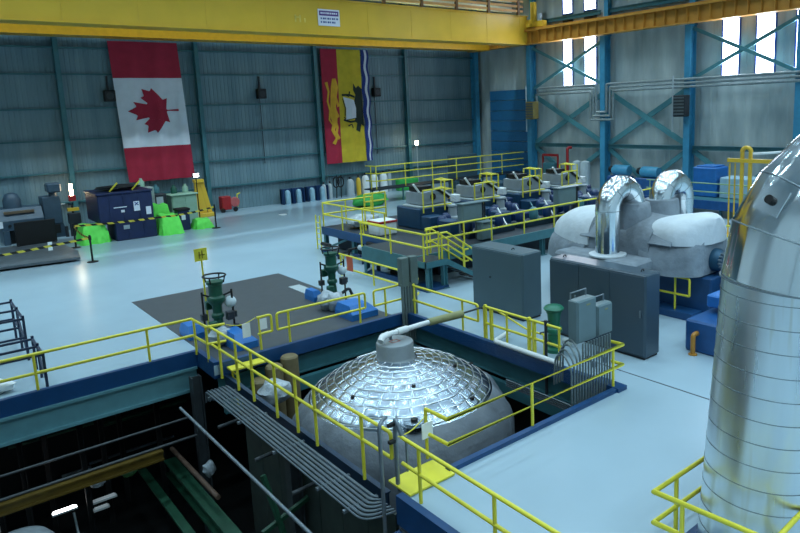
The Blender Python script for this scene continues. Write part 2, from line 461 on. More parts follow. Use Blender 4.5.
# seam in the floor and the mat
sm = MB(); sm.box2((14.54, YN, .0005), (14.58, 12, .004)); struct('trim_10', sm, DGREY)
mt = MB(); mt.box2((6.62, 19.4, .001), (13.05, 28.95, .012))
one('floor_mat', mt, MAT_G, 'large dark grey rectangular mat covering the floor beyond the dome pit', 'mat')
one('floor_plate', B((12.2, 24.3, .013), (12.72, 26.2, .03)), LGREY, 'small pale rectangular plate lying on the dark floor mat', 'plate')
yp = MB(); yp.box2((6.66, 9.72, .021), (7.78, 10.45, .06))
one('floor_plate', yp, YEL, 'yellow painted floor plate at the near left corner of the dome pit', 'plate')
# ================================================================ BRIDGE CRANE, FLAGS, WALL FITTINGS
cr = thing('bridge_crane', 'yellow overhead bridge crane spanning the top of the hall', 'crane', (15, 45, 12.9))
g = MB(); g.box2((XL+.4, 43.85, 12.95), (45.65, 45.2, 15.35)); g.box2((XL+.4, 43.72, 12.9), (45.65, 45.33, 12.98)); g.box2((XL+.4, 43.7, 15.35), (45.65, 45.35, 15.42))
x = XL+2
while x < 45:
    g.box2((x-.01, 43.835, 13), (x+.01, 43.85, 15.35)); x += 4.05
g.build('front_girder', YELD, cr)
g = MB(); g.box2((XL+.4, 48.3, 12.8), (45.0, 49.6, 15.3)); g.box2((XL+.4, 48.2, 12.75), (45.0, 49.7, 12.82)); g.build('rear_girder', mat('rear_girder_shaded', 'cf9a22', .35, var=.08), cr)  # rear girder gets a darker crane yellow, its shade put into the colour
e = MB(); e.bbox((45.66, 43.5, 14.35), (46.2, 50., 15.1), .06); e.box2((45.15, 43.3, 14.4), (46.0, 43.5, 14.8)); e.build('end_truck', YELD, cr)
for y in (44.3, 49.2):
    MB().cyl((45.5, y, 14.52), (45.9, y, 14.52), .3, 20).build('wheel', DGREY, cr, 40)
b = MB(); b.bbox((45.7, 43.0, 14.4), (46.1, 43.5, 16.6), .04); b.bbox((45.7, 42.0, 14.35), (46.3, 43.0, 14.9), .04); b.build('bumper_post', YELD, cr)
MB().cyl((46.0, 42.6, 14.9), (46.0, 42.6, 15.5), .22, 16).build('motor', LGREY, cr, 40)
for (y0) in (43.55,):
    for z in (15.75, 16.15, 16.6, 17.0):
        MB().box2((XL+.4, y0-.05, z-.1), (44.8, y0+.05, z+.1)).build('conductor_bar', mat('bar_orange', 'd09a58', .5, var=.1), cr)
    x = 44.2; k = 0
    while x > 2:
        MB().box2((x-.12, y0-.12, 15.4), (x+.12, y0+.08, 17.25)).build('bracket', mat('bracket_brown', '6a4a22', .5), cr); x -= 3.6
for z in (16.0, 16.9):
    MB().box2((XL+.4, 44.7, z-.25), (44.6, 44.76, z+.25)).build('walkway_screen', LGREY, cr)
s = MB(); s.box2((24.3, 43.79, 13.55), (26.05, 43.83, 14.7)); so = s.build('capacity_sign', SIGNW, cr); so['label'] = 'white sign with purple heading'
B((24.4, 43.77, 14.25), (25.95, 43.79, 14.58)).build('sign_heading', SIGNP, so)
t = MB()
for k in range(9): t.box2((24.5+k*.155, 43.755, 14.36), (24.5+k*.155+(.1 if k % 3 else .12), 43.77, 14.48))
t.build('sign_lettering', SIGNW, so)
t = MB()
for (z, ks) in ((14.05, 8), (13.8, 7)):
    for k in range(ks): t.box2((24.5+k*.18, 43.765, z-.06), (24.5+k*.18+.08+.05*(k % 2), 43.79, z+.06))
t.build('sign_lettering', INK, so)
t = MB()
for k, (h) in enumerate((.5, .5, .3)): t.box2((22.5+k*.36, 43.82, 13.7), (22.5+k*.36+.1, 43.835, 13.7+h))
t.box2((22.5, 43.82, 14.0), (22.96, 43.835, 14.08))
t.build('faded_lettering', mat('faded_marking', 'ebd06a', .5, var=.2), cr)

# ---- flags (hung vertically)
FRED = mat('flag_red', 'a81e3a', .8, var=.1, scale=1.5)
FWHT = mat('flag_white', 'd8dde6', .8, var=.06, scale=1.5)
FYEL = mat('flag_yellow', 'ccb22a', .8, var=.1, scale=1.5)
FBLU = mat('flag_blue', '20347e', .8, var=.1)
FDRK = mat('flag_dark_green', '1f2c22', .8, var=.1)
FGLD = mat('flag_gold', 'e0a92c', .8, var=.08)
def fold(x, z, x0, x1, z0, z1):
    u = (x-x0)/(x1-x0); v = (z1-z)/(z1-z0)
    return .10*math.sin(u*17+v*2.2)*(.25+v)+.05*math.sin(u*37+v*4)*v
def cloth(x0, x1, z0, z1, box, Y, skew=0., nx=30, nz=24, thick=.03, wave=None):
    mb = MB(); vs = []
    for s_ in (0, 1):
        for j in range(nz+1):
            for i in range(nx+1):
                x = x0+(x1-x0)*i/nx; z = z0+(z1-z0)*j/nz
                if wave: x += wave(z)
                vs.append((x, Y+fold(x, z, *box)+s_*thick, z))
    N = (nx+1)*(nz+1); fs = []
    for j in range(nz):
        for i in range(nx):
            a = j*(nx+1)+i
            fs.append((a, a+1, a+nx+2, a+nx+1)); fs.append((N+a+nx+1, N+a+nx+2, N+a+1, N+a))
    for i in range(nx):
        fs.append((i, N+i, N+i+1, i+1)); a = nz*(nx+1)+i; fs.append((a, a+1, N+a+1, N+a))
    for j in range(nz):
        a = j*(nx+1); fs.append((a, a+nx+1, N+a+nx+1, N+a)); a += nx; fs.append((a, N+a, N+a+nx+1, a+nx+1))
    mb.add(vs, fs); return mb
def emblem(poly, box, Y, n=3, off=-.035, th=.02):
    """filled outline that follows the cloth: triangulate, subdivide, drape"""
    from mathutils.geometry import tessellate_polygon
    V = [Vector((x, z, 0)) for x, z in poly]; T_ = [tuple(V[i].copy() for i in t) for t in tessellate_polygon([V])]
    for _ in range(n):
        nx_ = []
        for (a, b, c) in T_:
            if max((a-b).length, (b-c).length, (c-a).length) < .3: nx_.append((a, b, c)); continue
            ab, bc, ca = (a+b)/2, (b+c)/2, (c+a)/2; nx_ += [(a, ab, ca), (ab, b, bc), (ca, bc, c), (ab, bc, ca)]
        T_ = nx_
    mb = MB()
    for t in T_: mb.add([(v.x, Y+fold(v.x, v.y, *box)+off, v.y) for v in t], [(0, 1, 2)])
    return mb
Y = YW-.62
fx0, fx1, fz0, fz1 = 12.5, 17.15, 2.95, 12.85; bx = (fx0, fx1, fz0, fz1)
fg = thing('flag', 'red and white flag with a red maple leaf hanging on the far wall', 'flag', (14.8, Y, fz0))
h3 = (fz1-fz0)
cloth(fx0, fx1, fz1-h3*.255, fz1, bx, Y).build('red_band', FRED, fg, 60)
cloth(fx0, fx1, fz0+h3*.25, fz1-h3*.255, bx, Y).build('white_field', FWHT, fg, 60)
cloth(fx0, fx1, fz0, fz0+h3*.25, bx, Y).build('red_band', FRED, fg, 60)
hf = [(-90,2030),(-45,1167),(-75,1095),(-156,1069),(-1015,1220),(-899,900),(-919,827),(-1860,65),(-1648,-34),(-1614,-113),(-1800,-685),(-1258,-570),(-1185,-608),(-1080,-855),(-657,-401),(-585,-392),(-546,-458),(-750,-1510),(-423,-1321),(-332,-1348),(0,-2000)]
leaf = hf+[(-x, y) for x, y in reversed(hf[:-1])]
cx, cz, sc = 14.85, 8.0, 3.5/4030
emblem([(cx+y*sc, cz-x*sc) for x, y in leaf], bx, Y).build('maple_leaf', FRED, fg, 60)
for ch_ in fg.children:      # the cloth hangs a little out of plumb
    for v_ in ch_.data.vertices: v_.co.x += (7.9-(v_.co.z+fz0))*.04
gx0, gx1 = 28.75, 33.45; gz0, gz1 = 3.0, 12.8; bx = (gx0, gx1, gz0, gz1)
fg = thing('flag', 'red, gold and blue flag with a lion and ship hanging on the far wall', 'flag', (31, Y, gz0))
cloth(gx0, gx0+1.55, gz0, gz1, bx, Y, nx=10).build('red_band', FRED, fg, 60)
cloth(gx0+1.55, gx0+3.95, gz0, gz1, bx, Y, nx=16).build('gold_field', FYEL, fg, 60)
wv = lambda z: .07*math.sin(z*3.2)
cloth(gx0+4.0, gx0+4.3, gz0, gz1, bx, Y, nx=3, nz=60, wave=wv).build('blue_wave', FBLU, fg, 60)
cloth(gx0+4.3, gx0+4.52, gz0, gz1, bx, Y, nx=3, nz=60, wave=wv).build('white_wave', FWHT, fg, 60)
cloth(gx0+4.52, gx0+4.72, gz0, gz1, bx, Y, nx=3, nz=60, wave=wv).build('blue_wave', FBLU, fg, 60)
# walking lion, head up the flag: body, legs and tail as ribbons
def ribbon(pts, w): 
    L = []; Rr = []
    for i, (x, z) in enumerate(pts):
        a = pts[max(0, i-1)]; b = pts[min(len(pts)-1, i+1)]; d = math.hypot(b[0]-a[0], b[1]-a[1]) or 1
        nx_, nz_ = -(b[1]-a[1])/d, (b[0]-a[0])/d; ww = w[i] if isinstance(w, list) else w
        L.append((x+nx_*ww, z+nz_*ww)); Rr.append((x-nx_*ww, z-nz_*ww))
    return L+Rr[::-1]
lm = MB(); ox = gx0+.15
for pts, wd in (([(.95,10.3),(1.0,9.6),(.85,8.9),(.72,8.0),(.75,7.0),(.8,6.3)], [.16,.36,.3,.24,.32,.18]),
                ([(.85,9.0),(1.1,8.4),(1.28,7.9)], [.16,.13,.17]), ([(.78,7.8),(1.05,7.3),(1.22,7.0)], [.15,.12,.16]),
                ([(.75,6.6),(1.0,6.1),(.85,5.6),(1.2,5.1)], [.22,.16,.13,.16]), ([(.75,6.5),(.55,5.9),(.85,5.2),(.55,4.7)], [.2,.16,.13,.15]),
                ([(.55,6.4),(.3,6.8),(.42,7.6),(.25,8.4),(.4,9.2),(.22,10.0)], [.07,.08,.09,.08,.09,.13])):
    q = emblem(ribbon([(ox+a, b) for a, b in pts], wd), bx, Y, 2); o_ = len(lm.v); lm.v += q.v; lm.f += [tuple(i+o_ for i in f) for f in q.f]; lm.m += q.m
lm.build('gold_lion', FGLD, fg, 60)
cxs = gx0+2.0
sail = emblem([(cxs-.05,8.75),(cxs+.95,8.45),(cxs+1.2,7.75),(cxs+1.15,6.9),(cxs+.1,6.75),(cxs+.2,7.7)], bx, Y, 2, off=-.05); sail.build('ship_sail', FWHT, fg, 60)
hull = MB()
for poly in ([(cxs+1.0,9.9),(cxs+1.3,9.5),(cxs+1.55,9.7),(cxs+1.92,9.4),(cxs+1.92,6.1),(cxs+1.7,6.3),(cxs+1.5,5.6),(cxs+1.1,5.8),(cxs+1.25,6.4),(cxs+.95,6.6),(cxs+1.2,7.2),(cxs+1.0,8.3),(cxs+1.2,8.9),(cxs+.95,9.3)],
             ribbon([(cxs-.15,8.9),(cxs+.5,8.9),(cxs+1.1,8.7)], .09), ribbon([(cxs-.1,6.75),(cxs+.5,6.55),(cxs+1.1,6.6)], .09),
             ribbon([(cxs+.2,8.9),(cxs+.5,8.75),(cxs+.6,9.2)], .06), ribbon([(cxs-.05,7.0),(cxs+.15,6.75),(cxs+1.2,6.9)], .05), ribbon([(cxs+.3,6.2),(cxs+.6,6.35),(cxs+.7,6.0)], .06), ribbon([(cxs-.1,8.6),(cxs+.12,7.8),(cxs+.05,7.1)], .04)):
    q = emblem(poly, bx, Y, 2); o_ = len(hull.v); hull.v += q.v; hull.f += [tuple(i+o_ for i in f) for f in q.f]; hull.m += q.m
hull.build('ship_hull', FDRK, fg, 60)
# ---- black loudspeakers, lamps and cables on the far wall
for x, lab in ((12.1, 'black wall loudspeaker at the left edge of the maple leaf flag'), (23.3, 'black wall loudspeaker in the bay between the two flags'), (34.35, 'black wall loudspeaker to the right of the lion flag')):
    t = thing('loudspeaker', lab, 'speaker', (x, YW-.5, 8.7), 'far wall loudspeakers')
    cabo = MB().bbox((x-.36, YW-.62, 8.72), (x+.36, YW-.14, 9.5), .04).build('cabinet', BLACK, t)
    MB().box2((x-.05, YW-.2, 9.5), (x+.05, YW-.02, 10.5)).build('bracket', DGREY, t)
    if x > 20: MB().tube([(x-.05, YW-.12, 8.7), (x-.05, YW-.12, 3.5)], .03, 6).build('cable', DGREY, t)
    MB().lathe((x, YW-.64, 9.1), [(.25, 0), (.2, .01), (.1, .03)], 16, 'Y').build('speaker_cone', DGREY, cabo)
for (x, z, lab) in ((37.75, 4.15, 'small lit lamp on a post in front of the far wall'),):
    t = thing('post_lamp', lab, 'lamp', (x, 50.9, 0))
    MB().cyl((x, 50.9, 0), (x, 50.9, z), .05, 8).build('pole', LGREY, t)
    MB().box2((x-.12, 50.8, z), (x+.12, 51.0, z+.35)).build('lamp_head', LAMPWARM, t)
# ---- pipe runs on the right wall with drop loops at the columns
t = thing('pipe_run', 'set of three grey pipes running along the right wall with loops round the columns', 'pipe', (46.0, 30, 8.4))
for k, dz in enumerate((0, .28, .56)):
    x = 45.85-.02*k; z = 8.35+dz; q = .32*k
    pts = [(x, 43.3, z)]
    pts = [(x, 43.0-q*.3, 6.6), (x, 43.0-q*.3, z)] if k == 0 else [(x, 42.6, z)]
    pts += [(x, 36.75-q, z), (x, 36.75-q, 6.0+q), (x, 34.4+q, 6.0+q), (x, 34.4+q, z), (x, 5, z+.0)]
    MB().tube(fillet(pts, .12, 3), .105, 8).build('pipe', GALVL, t, 50)
for y, yb, lab in ((27.95, 28.4, 'grey unit heater with louvres on the third column of the right wall'), (43.3, 43.7, 'yellow unit heater on the far column of the right wall')):
    t = thing('unit_heater', lab, 'heater', (45.4, y, 6.2))
    ub = MB(); ub.bbox((45.2, y-.5, 6.15), (45.92, y+.5, 7.75), .05); ub.build('case', mat('heater_case', '8a7a45', .5) if y > 40 else DGREY, t)
    for k in range(6):
        MB().box2((45.14, y-.42, 6.3+k*.24), (45.22, y+.42, 6.42+k*.24)).build('louvre', mat('heater_louvre', '555f63', .5), t)
    MB().cyl((45.5, y+.7, 5.0), (45.5, y+.7, 9.2), .06, 8).build('supply_pipe', LGREY, t)
# floor-level clutter along the right wall
d1 = thing('equipment_frame', 'dark red equipment frame standing at the foot of the right wall', 'frame', (45.5, 41, 0))
MB().beam((45.5, 42.0, .0), (45.5, 42.0, 2.9), .12, .12).build('post', RED, d1); MB().beam((45.5, 40.2, .0), (45.5, 40.2, 2.9), .12, .12).build('post', RED, d1)
MB().box2((45.4, 40.2, 2.8), (45.6, 42.0, 3.0)).build('top_bar', RED, d1); MB().bbox((45.2, 40.4, 0), (45.9, 41.8, 2.2), .05).build('case', TEAL, d1)
one('standpipe', MB().tube(fillet([(45.3, 38.9, 0), (45.3, 38.9, 3.6), (45.8, 38.9, 3.6)], .2), .13, 10), RED, 'red vertical pipe standing beside the frame at the right wall', 'pipe', None, 50)
for k, y in enumerate((37.4, 36.5)):
    one('storage_tank', MB().lathe((44.8, y, 0), [(.42, 0), (.42, 2.3), (.36, 2.5), (.1, 2.6)], 16), LGREY, ('left' if k == 0 else 'right')+' one of two pale grey upright tanks by the second column', 'tank', None, 50)
# ================================================================ DOME
DX, DY = 10.12, 14.92
t = thing('turbine_dome', 'large round dome clad in shiny metal panels sitting in the railed pit', 'dome', (DX, DY, PZ))
RS = 2.52; ZR = -.45; ZA = .48
def dz(r): return ZR+(ZA-ZR)*(1-(r/RS)**2.15)
d = MB(); rnd = random.Random(3)
rings = 9; r0 = .5; SEAMS = []
for i in range(rings):
    ra = r0+(RS-r0)*i/rings; rb_ = r0+(RS-r0)*(i+1)/rings
    npan = max(14, int(2*PI*rb_/.42)); off = rnd.random(); SEAMS.append((npan, off))
    for k in range(npan):
        a0 = 2*PI*(k+off)/npan; a1 = 2*PI*(k+1+off)/npan
        tl = rnd.uniform(-.004, .004); tw = rnd.uniform(-.003, .003); bow = rnd.uniform(.0, .003)
        us = (0, .3, .6, .76, .84, .92, 1.0); ss = (-1, -.93, -.45, 0, .45, .93, 1)
        vs = []
        for u in us:
            r = ra+(rb_-ra)*u; curl = .02*(max(0, u-.76)/.24)**2-.014*u
            for s_ in ss:
                a = (a0+a1)/2+(a1-a0)/2*s_
                vs.append((DX+r*math.cos(a), DY+r*math.sin(a), dz(r)+.02+tl*(u-.5)+tw*s_+bow*(1-s_*s_)*(1-(2*u-1)**2)-curl-(.007 if abs(s_) == 1 else 0)))
        m_ = len(ss)
        d.add(vs, [(p*m_+q, p*m_+q+1, (p+1)*m_+q+1, (p+1)*m_+q) for p in range(len(us)-1) for q in range(m_-1)])
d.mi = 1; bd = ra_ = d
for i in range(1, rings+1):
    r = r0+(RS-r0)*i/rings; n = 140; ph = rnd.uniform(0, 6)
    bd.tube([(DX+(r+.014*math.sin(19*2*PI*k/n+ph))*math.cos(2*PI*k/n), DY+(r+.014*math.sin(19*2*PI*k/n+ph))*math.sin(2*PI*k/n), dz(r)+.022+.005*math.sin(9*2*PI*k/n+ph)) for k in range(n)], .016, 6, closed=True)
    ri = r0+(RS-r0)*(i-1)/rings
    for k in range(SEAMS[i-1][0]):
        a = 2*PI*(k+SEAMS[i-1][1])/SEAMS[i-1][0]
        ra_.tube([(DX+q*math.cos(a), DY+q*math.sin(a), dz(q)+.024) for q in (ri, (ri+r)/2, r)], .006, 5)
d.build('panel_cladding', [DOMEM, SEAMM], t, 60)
# steeper shoulder band, then the cloth skirt
b = MB(); npan = 44
for k in range(npan):
    a0 = 2*PI*k/npan; a1 = 2*PI*(k+1)/npan-.004; tl = rnd.uniform(-.015, .015)
    vs = []
    for a in (a0, (a0+a1)/2, a1):
        for r, z in ((RS-.02, ZR+.025), (RS+.1, ZR-.09+tl*.5)): vs.append((DX+r*math.cos(a), DY+r*math.sin(a), z))
    b.add(vs, [(0,2,3,1),(2,4,5,3)])
b.build('shoulder_panels', DOMEM, t, 25)
s = MB(); prof = [(RS+.06, ZR-.03), (RS+.12, ZR-.06), (RS+.32, ZR-.3), (RS+.52, ZR-.62), (RS+.64, ZR-1.0), (RS+.66, -2.2), (RS+.66, PZ)]
N = 96; vs = []; fs = []
for i, (r, z) in enumerate(prof):
    for k in range(N):
        a = 2*PI*k/N; w_ = .03*math.sin(a*13+z)+.02*math.sin(a*29+z*3)
        vs.append((DX+(r+w_*min(i, 1))*math.cos(a), DY+(r+w_*min(i, 1))*math.sin(a), z))
for i in range(len(prof)-1):
    for k in range(N): fs.append((i*N+k, i*N+(k+1) % N, (i+1)*N+(k+1) % N, (i+1)*N+k))
s.add(vs, fs); s.build('cloth_skirt', SKIRT, t, 60)
MB().lathe((DX-.02, DY+.18, 0), [(.62, .36), (.55, .46), (.53, .5), (.53, .86), (.51, .9), (0, .9)], 36).build('top_cap', CAPM, t, 35)
m_ = MB()
for p, q in (((-.14, -.11), (.14, -.08)), ((-.14, .08), (.14, .11)), ((-.14, -.11), (-.11, .11)), ((.11, -.11), (.14, .11))):
    m_.box2((DX-.02+p[0], DY+.18+p[1], .901), (DX-.02+q[0], DY+.18+q[1], .906))
m_.build('cap_marking', mat('faded_red', 'b06a62', .6), t)
for a, r in ((-1.95, 1.5), (-.75, 1.55), (-2.9, 1.9), (-.2, 2.3), (-1.25, 2.35), (.6, 1.6)):
    MB().cyl((DX+r*math.cos(a), DY+r*math.sin(a), dz(r)), (DX+r*math.cos(a), DY+r*math.sin(a), dz(r)+.07), .055, 10).build('stud', BLACK, t)
a = -2.05; r = 2.4
px_, py_ = DX+r*math.cos(a), DY+r*math.sin(a)
MB().lathe((px_, py_, dz(r)-.1), [(.34, 0), (.34, .1), (.27, .1), (.27, .14), (0, .15)], 24).build('port_ring', DOMEM, t, 30)
MB().cyl((px_, py_, dz(r)+.04), (px_, py_, dz(r)+.1), .09, 12).build('port_plug', BLACK, t)
# lagged arm from the cap to the right-hand kerb
p = thing('lagged_pipe', 'white and olive wrapped pipe running from the dome cap to the right kerb', 'pipe', (9.7, 15.2, 1.1))
MB().cyl((9.72, 15.17, 1.12), (11.4, 15.2, 1.12), .075, 14).build('white_section', WHITE, p, 40)
MB().tube([(9.6, 15.05, 1.02), (9.7, 15.12, 1.1), (9.95, 15.17, 1.12)], .095, 12).build('end_wrap', WHITE, p, 50)
MB().cyl((10.25, 15.17, 1.12), (10.6, 15.18, 1.12), .1, 14).build('wrap_collar', WHITE, p, 40)
MB().cyl((11.4, 15.2, 1.12), (12.7, 15.2, 1.08), .11, 14, .12).build('olive_section', OLIVE, p, 40)
MB().cyl((12.7, 15.2, 1.09), (13.48, 15.2, 1.1), .03, 8).build('rod', DGREY, p, 40)
MB().cyl((10.1, 15.3, .9), (10.1, 15.3, 1.1), .05, 8).build('bracket', GALV, p)
# ================================================================ THINGS IN THE PITS
for k, (x, y, z) in enumerate(((7.5, 18.6, -.5), (8.05, 18.75, -.25), (8.6, 18.8, -.1))):
    one('lagged_riser', MB().lathe((x, y, PZ), [(.27, 0), (.27, z-PZ-.05), (.22, z-PZ), (0, z-PZ)], 16), TAN, ('near', 'middle', 'far')[k]+' one of three tan lagged risers at the back left of the dome pit', 'pipe', 'tan risers in the dome pit', 40)
def lump(c, r, seed, sq=(1,1,.7), n=18):
    rn = random.Random(seed); mb = MB(); mb.ball((0,0,0), 1, n)
    ph = [rn.uniform(0, 6) for _ in range(6)]
    mb.v = [(c[0]+v[0]*r*sq[0]*q, c[1]+v[1]*r*sq[1]*q, c[2]+v[2]*r*sq[2]*q) for v in mb.v for q in [1+.14*math.sin(5*v[0]+ph[0])*math.sin(4*v[1]+ph[1])+.1*math.sin(9*v[2]+ph[2]+3*v[0])]]
    return mb
one('wrapped_bundle', lump((7.7, 18.0, -.75), .48, 4, (1, .8, .8)), PLASTIC, 'bundle wrapped in crumpled pale plastic at the left side of the dome pit', 'bundle', None, 60)
# conduit bundle along the left of the dome pit
tr = thing('conduit_bundle', 'bundle of parallel grey conduits running along the left edge of the dome pit', 'conduit', (6.0, 15, -.45))
for k in range(13):
    x = 5.92+k*.052; z = -.42+.03*(k % 2)
    e_ = 10.0+.12*(12-k)*.5
    pts = [(x, 18.7, z-.35), (x, 18.7, z), (x, 10.25+.055*k, z), (6.56, 10.1+.055*k, z)]
    MB().tube(fillet(pts, .4, 5), .021, 6).build('conduit', mat('tray_conduit', '66727a', .4, metal=.3, var=.15, scale=5), tr, 50)
for y in (18.3, 16.2, 14.1, 12., 10.9):
    MB().box2((5.85, y-.04, -.52), (6.66, y+.04, -.46)).build('support_channel', GALV, tr)
tp = MB().tube([(5.25, 18.9, -.78), (5.22, 8, -.78)], .04, 8)
one('handrail_pipe', tp, GALV, 'single long galvanised pipe hanging over the dark pit beside the conduit bundle', 'pipe', None, 50)
for k, y in enumerate((17.4, 15.0, 13.0)):
    hb = MB(); hb.tube([(5.75, y, -1.0), (6.72, y, -.95)], .05, 8)
    one('support_strut', hb, PITS, ('far', 'middle', 'near')[k]+' one of the short grey struts below the conduit bundle', 'strut', 'struts under the conduit bundle', 50)
# dark left pit: pipes, girders, lit spots
def pit(name, mb, m, label, cat, grp=None): return one(name, mb, m, label, cat, grp, 50)
pit('wall_pipe', MB().tube([(XL, 20.3, -1.75), (5.9, 20.3, -1.75)], .035, 8), PITS, 'upper thin grey pipe along the far side of the dark pit', 'pipe')
pit('wall_pipe', MB().tube([(XL, 20.2, -2.35), (6.0, 20.2, -2.35)], .045, 8), PITS, 'lower thin grey pipe along the far side of the dark pit', 'pipe')
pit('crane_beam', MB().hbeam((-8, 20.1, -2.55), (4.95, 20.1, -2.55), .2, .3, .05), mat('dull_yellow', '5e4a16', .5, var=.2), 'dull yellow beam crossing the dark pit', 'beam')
gb = thing('green_girder', 'green painted girder running down the right side of the dark pit', 'girder', (5.45, 15, -4))
MB().hbeam((5.5, 21.6, -3.75), (5.5, 8, -3.75), .36, .5, .06).build('beam', PITG, gb); MB().box2((4.75, 8, -4.1), (5.0, 22.6, -4.03)).build('ledge', PITG, gb)
MB().tube([(5.5, 21.2, -3.0), (5.56, 17.4, -3.0)], .07, 8).build('rail', mat('rust_rail', '5e4a3e', .6, var=.3), gb, 50)
gt = thing('steel_bracing', 'small green steel bracing under the conduit bundle', 'frame', (6.1, 13.5, -3))
MB().beam((5.6, 14.2, -1.0), (5.9, 13.6, -3.0), .1, .1).build('brace', PITG, gt); MB().beam((5.4, 14.0, -2.3), (6.6, 14.0, -1.9), .1, .1).build('tie', PITG, gt)
MB().beam((5.7, 13.6, -3.0), (5.7, 13.6, PZ), .12, .12).build('leg', PITG, gt)
for k, (x, y, z, l) in enumerate(((2.6, 22.8, -4.65, .7), (3.65, 22.65, -4.65, .8), (3.5, 22.15, -4.65, .45))):
    ft = thing('strip_light', ('bright lit', 'thin dim', 'short dim')[k]+' strip light down in the dark pit', 'lamp', (x, y, z))
    MB().box2((x-l/2, y-.08, z), (x+l/2, y+.08, z+.06)).build('housing', WHITE, ft)
    MB().box2((x-l/2+.04, y-.07, z+.06), (x+l/2-.04, y+.07, z+.09)).build('tube', LAMPW if k == 0 else mat('lamp_dim', 'ffffff', .4, var=0, emit='e8f4ff', estr=.12), ft)
pit('ladder_rail', MB().tube([(2.75, 21.1, -6), (2.72, 21.9, -4.3)], .035, 6), GALVL, 'thin upright pole rising beside the bright strip light in the pit', 'pole')
pit('wrapped_valve', lump((3.5, 22.3, -3.8), .22, 8), PLASTIC, 'white wrapped valve under the dull yellow beam', 'valve')
pit('wrapped_valve', lump((4.4, 22.3, -3.8), .24, 9), mat('pit_green_pale', '3f6a3f', .5), 'pale green valve below the right end of the dull yellow beam', 'valve')
pit('wrapped_valve', lump((5.9, 19.0, -2.95), .24, 11, (.7,.7,1)), PLASTIC, 'pale wrapped valve half hidden behind the conduit bundle', 'valve')
cap2 = thing('lower_tank', 'pale grey tank top at the bottom left corner of the dark pit', 'tank', (1.1, 18.9, PZ-.35))
MB().lathe((1.1, 18.9, PZ-.35), [(.85, 0), (.85, 3.0), (.8, 3.2), (.65, 3.4), (.4, 3.5), (0, 3.53)], 40).build('shell', mat('tank_grey', '7c868c', .5), cap2, 50)
pit('white_riser', MB().cyl((.72, 20.4, PZ), (.72, 20.4, -2.3), .12, 18), WHITE, 'white upright pipe at the very left edge above the tank top', 'pipe')
rn = random.Random(5)
for k in range(10):
    x = rn.uniform(-4, 5); z = rn.uniform(-5.6, -2.4)
    pit('pit_pipe', MB().tube([(x, 25.6, z), (x+rn.uniform(.8, 3), 25.6, z)], rn.choice((.05, .09)), 8), rn.choice((GALV, PITG, DGREY)), 'dark service pipe at the back of the lower level', 'pipe', 'service pipes at the back of the lower level')
for k in range(7):
    x = 1.0+k*.75
    c = MB(); c.hbeam((x, 22.5+(k % 3), PZ), (x, 22.5+(k % 3), -.6), .16, .16, .03, (1,0,0)); pit('pit_post', c, PITW, 'slim steel post in the dark lower level', 'post', 'posts in the dark lower level')
# steps inside the dome pit (yellow ladder)
ld = thing('ladder', 'yellow ladder going down into the pit below the rail corner', 'ladder', (7.0, 18.9, -2))
for y in (18.55, 19.0): MB().tube([(6.95, y, -1.3), (6.85, y, -.15)], .03, 6).build('stile', YEL, ld)
for k in range(6): MB().tube([(6.95-.015*k, 18.55, -1.2+k*.2), (6.95-.015*k, 19.0, -1.2+k*.2)], .02, 6).build('rung', YEL, ld)
one('step_plate', MB().bbox((6.75, 18.75, -.1), (7.85, 19.15, -.04), .01), YEL, 'yellow step plate beside the rail corner of the dome pit', 'step')
# conduit beds crossing the pit in front of the right kerb
cb = thing('conduit_bundle', 'layers of dark conduits sweeping under the right end of the dome pit', 'conduit', (12.8, 11, -1))
for k in range(8):
    pts = [(12.0, 12.6+k*.1, -1.0), (12.0+.16*k, 10.35+k*.09, -1.0), (13.2, 10.35+k*.09, -1.0)]
    pts = [(10.8+.1*k, 10.35+k*.12, -1.1+.03*k), (13.3, 10.35+k*.12, -1.1+.03*k)] if k > 3 else [(12.9, 13.5, -.8+.06*k), (12.9, 10.3+k*.15, -.8+.06*k), (11.0, 10.3+k*.15, -.8+.06*k)]
    MB().tube(fillet(pts, .4, 5), .03, 6).build('conduit', COND, cb, 50)
# ================================================================ RAILS ROUND THE DOME PIT AND LEFT PIT
guardrail('long yellow guardrail along the far edge of the dark pit at the left', [(-9, 20.93), (6.43, 20.93), (6.48, 19.75), (7.0, 19.65)], [(0, (x+9)/15.43) for x in (-6.5, -3.3, -1., 2.18, 5.1)]+[(1, .95), (1, .15)])
guardrail('long yellow guardrail between the conduit bundle and the dome', [(6.55, 19.6), (6.68, 10.3)], [(0, u) for u in (.06, .19, .3, .45, .57, .67, .885)], postbase=-.32, closed_ends=(False, True))
guardrail('short yellow rail panel with rounded end left of the chain gap', [(7.95, 19.5), (8.42, 19.5)], [(0, .15)], closed_ends=(False, True))
guardrail('yellow guardrail between the dark mat and the dome pit', [(8.6, 19.48), (11.85, 19.42)], [(0, .12), (0, .93)], closed_ends=(True, True))
guardrail('short yellow rail panel left of the upright conduit bank', [(12.2, 19.4), (13.45, 19.4)], [(0, .38)], closed_ends=(True, False))
guardrail('yellow guardrail right of the conduit bank with bent far end', [(14.3, 19.6), (13.58, 18.95), (13.58, 15.45)], [(1, .02), (1, .78)], closed_ends=(False, True))
guardrail('yellow guardrail in front of the tall grey cabinet and green valve', [(13.62, 15.2), (13.62, 12.0)], [(0, .0), (0, .32), (0, .98)])
guardrail('yellow guardrail between the dome and the foreground floor', [(7.8, 10.65), (7.82, 9.95), (13.78, 10.02), (13.76, 10.4)], [(0, 0), (1, .42), (1, .93)], postbase=.0)
guardrail('yellow guardrail running to the bottom edge of the picture', [(6.72, 10.0), (6.62, 2.0)], [(0, u) for u in (.07, .33, .6, .85)])
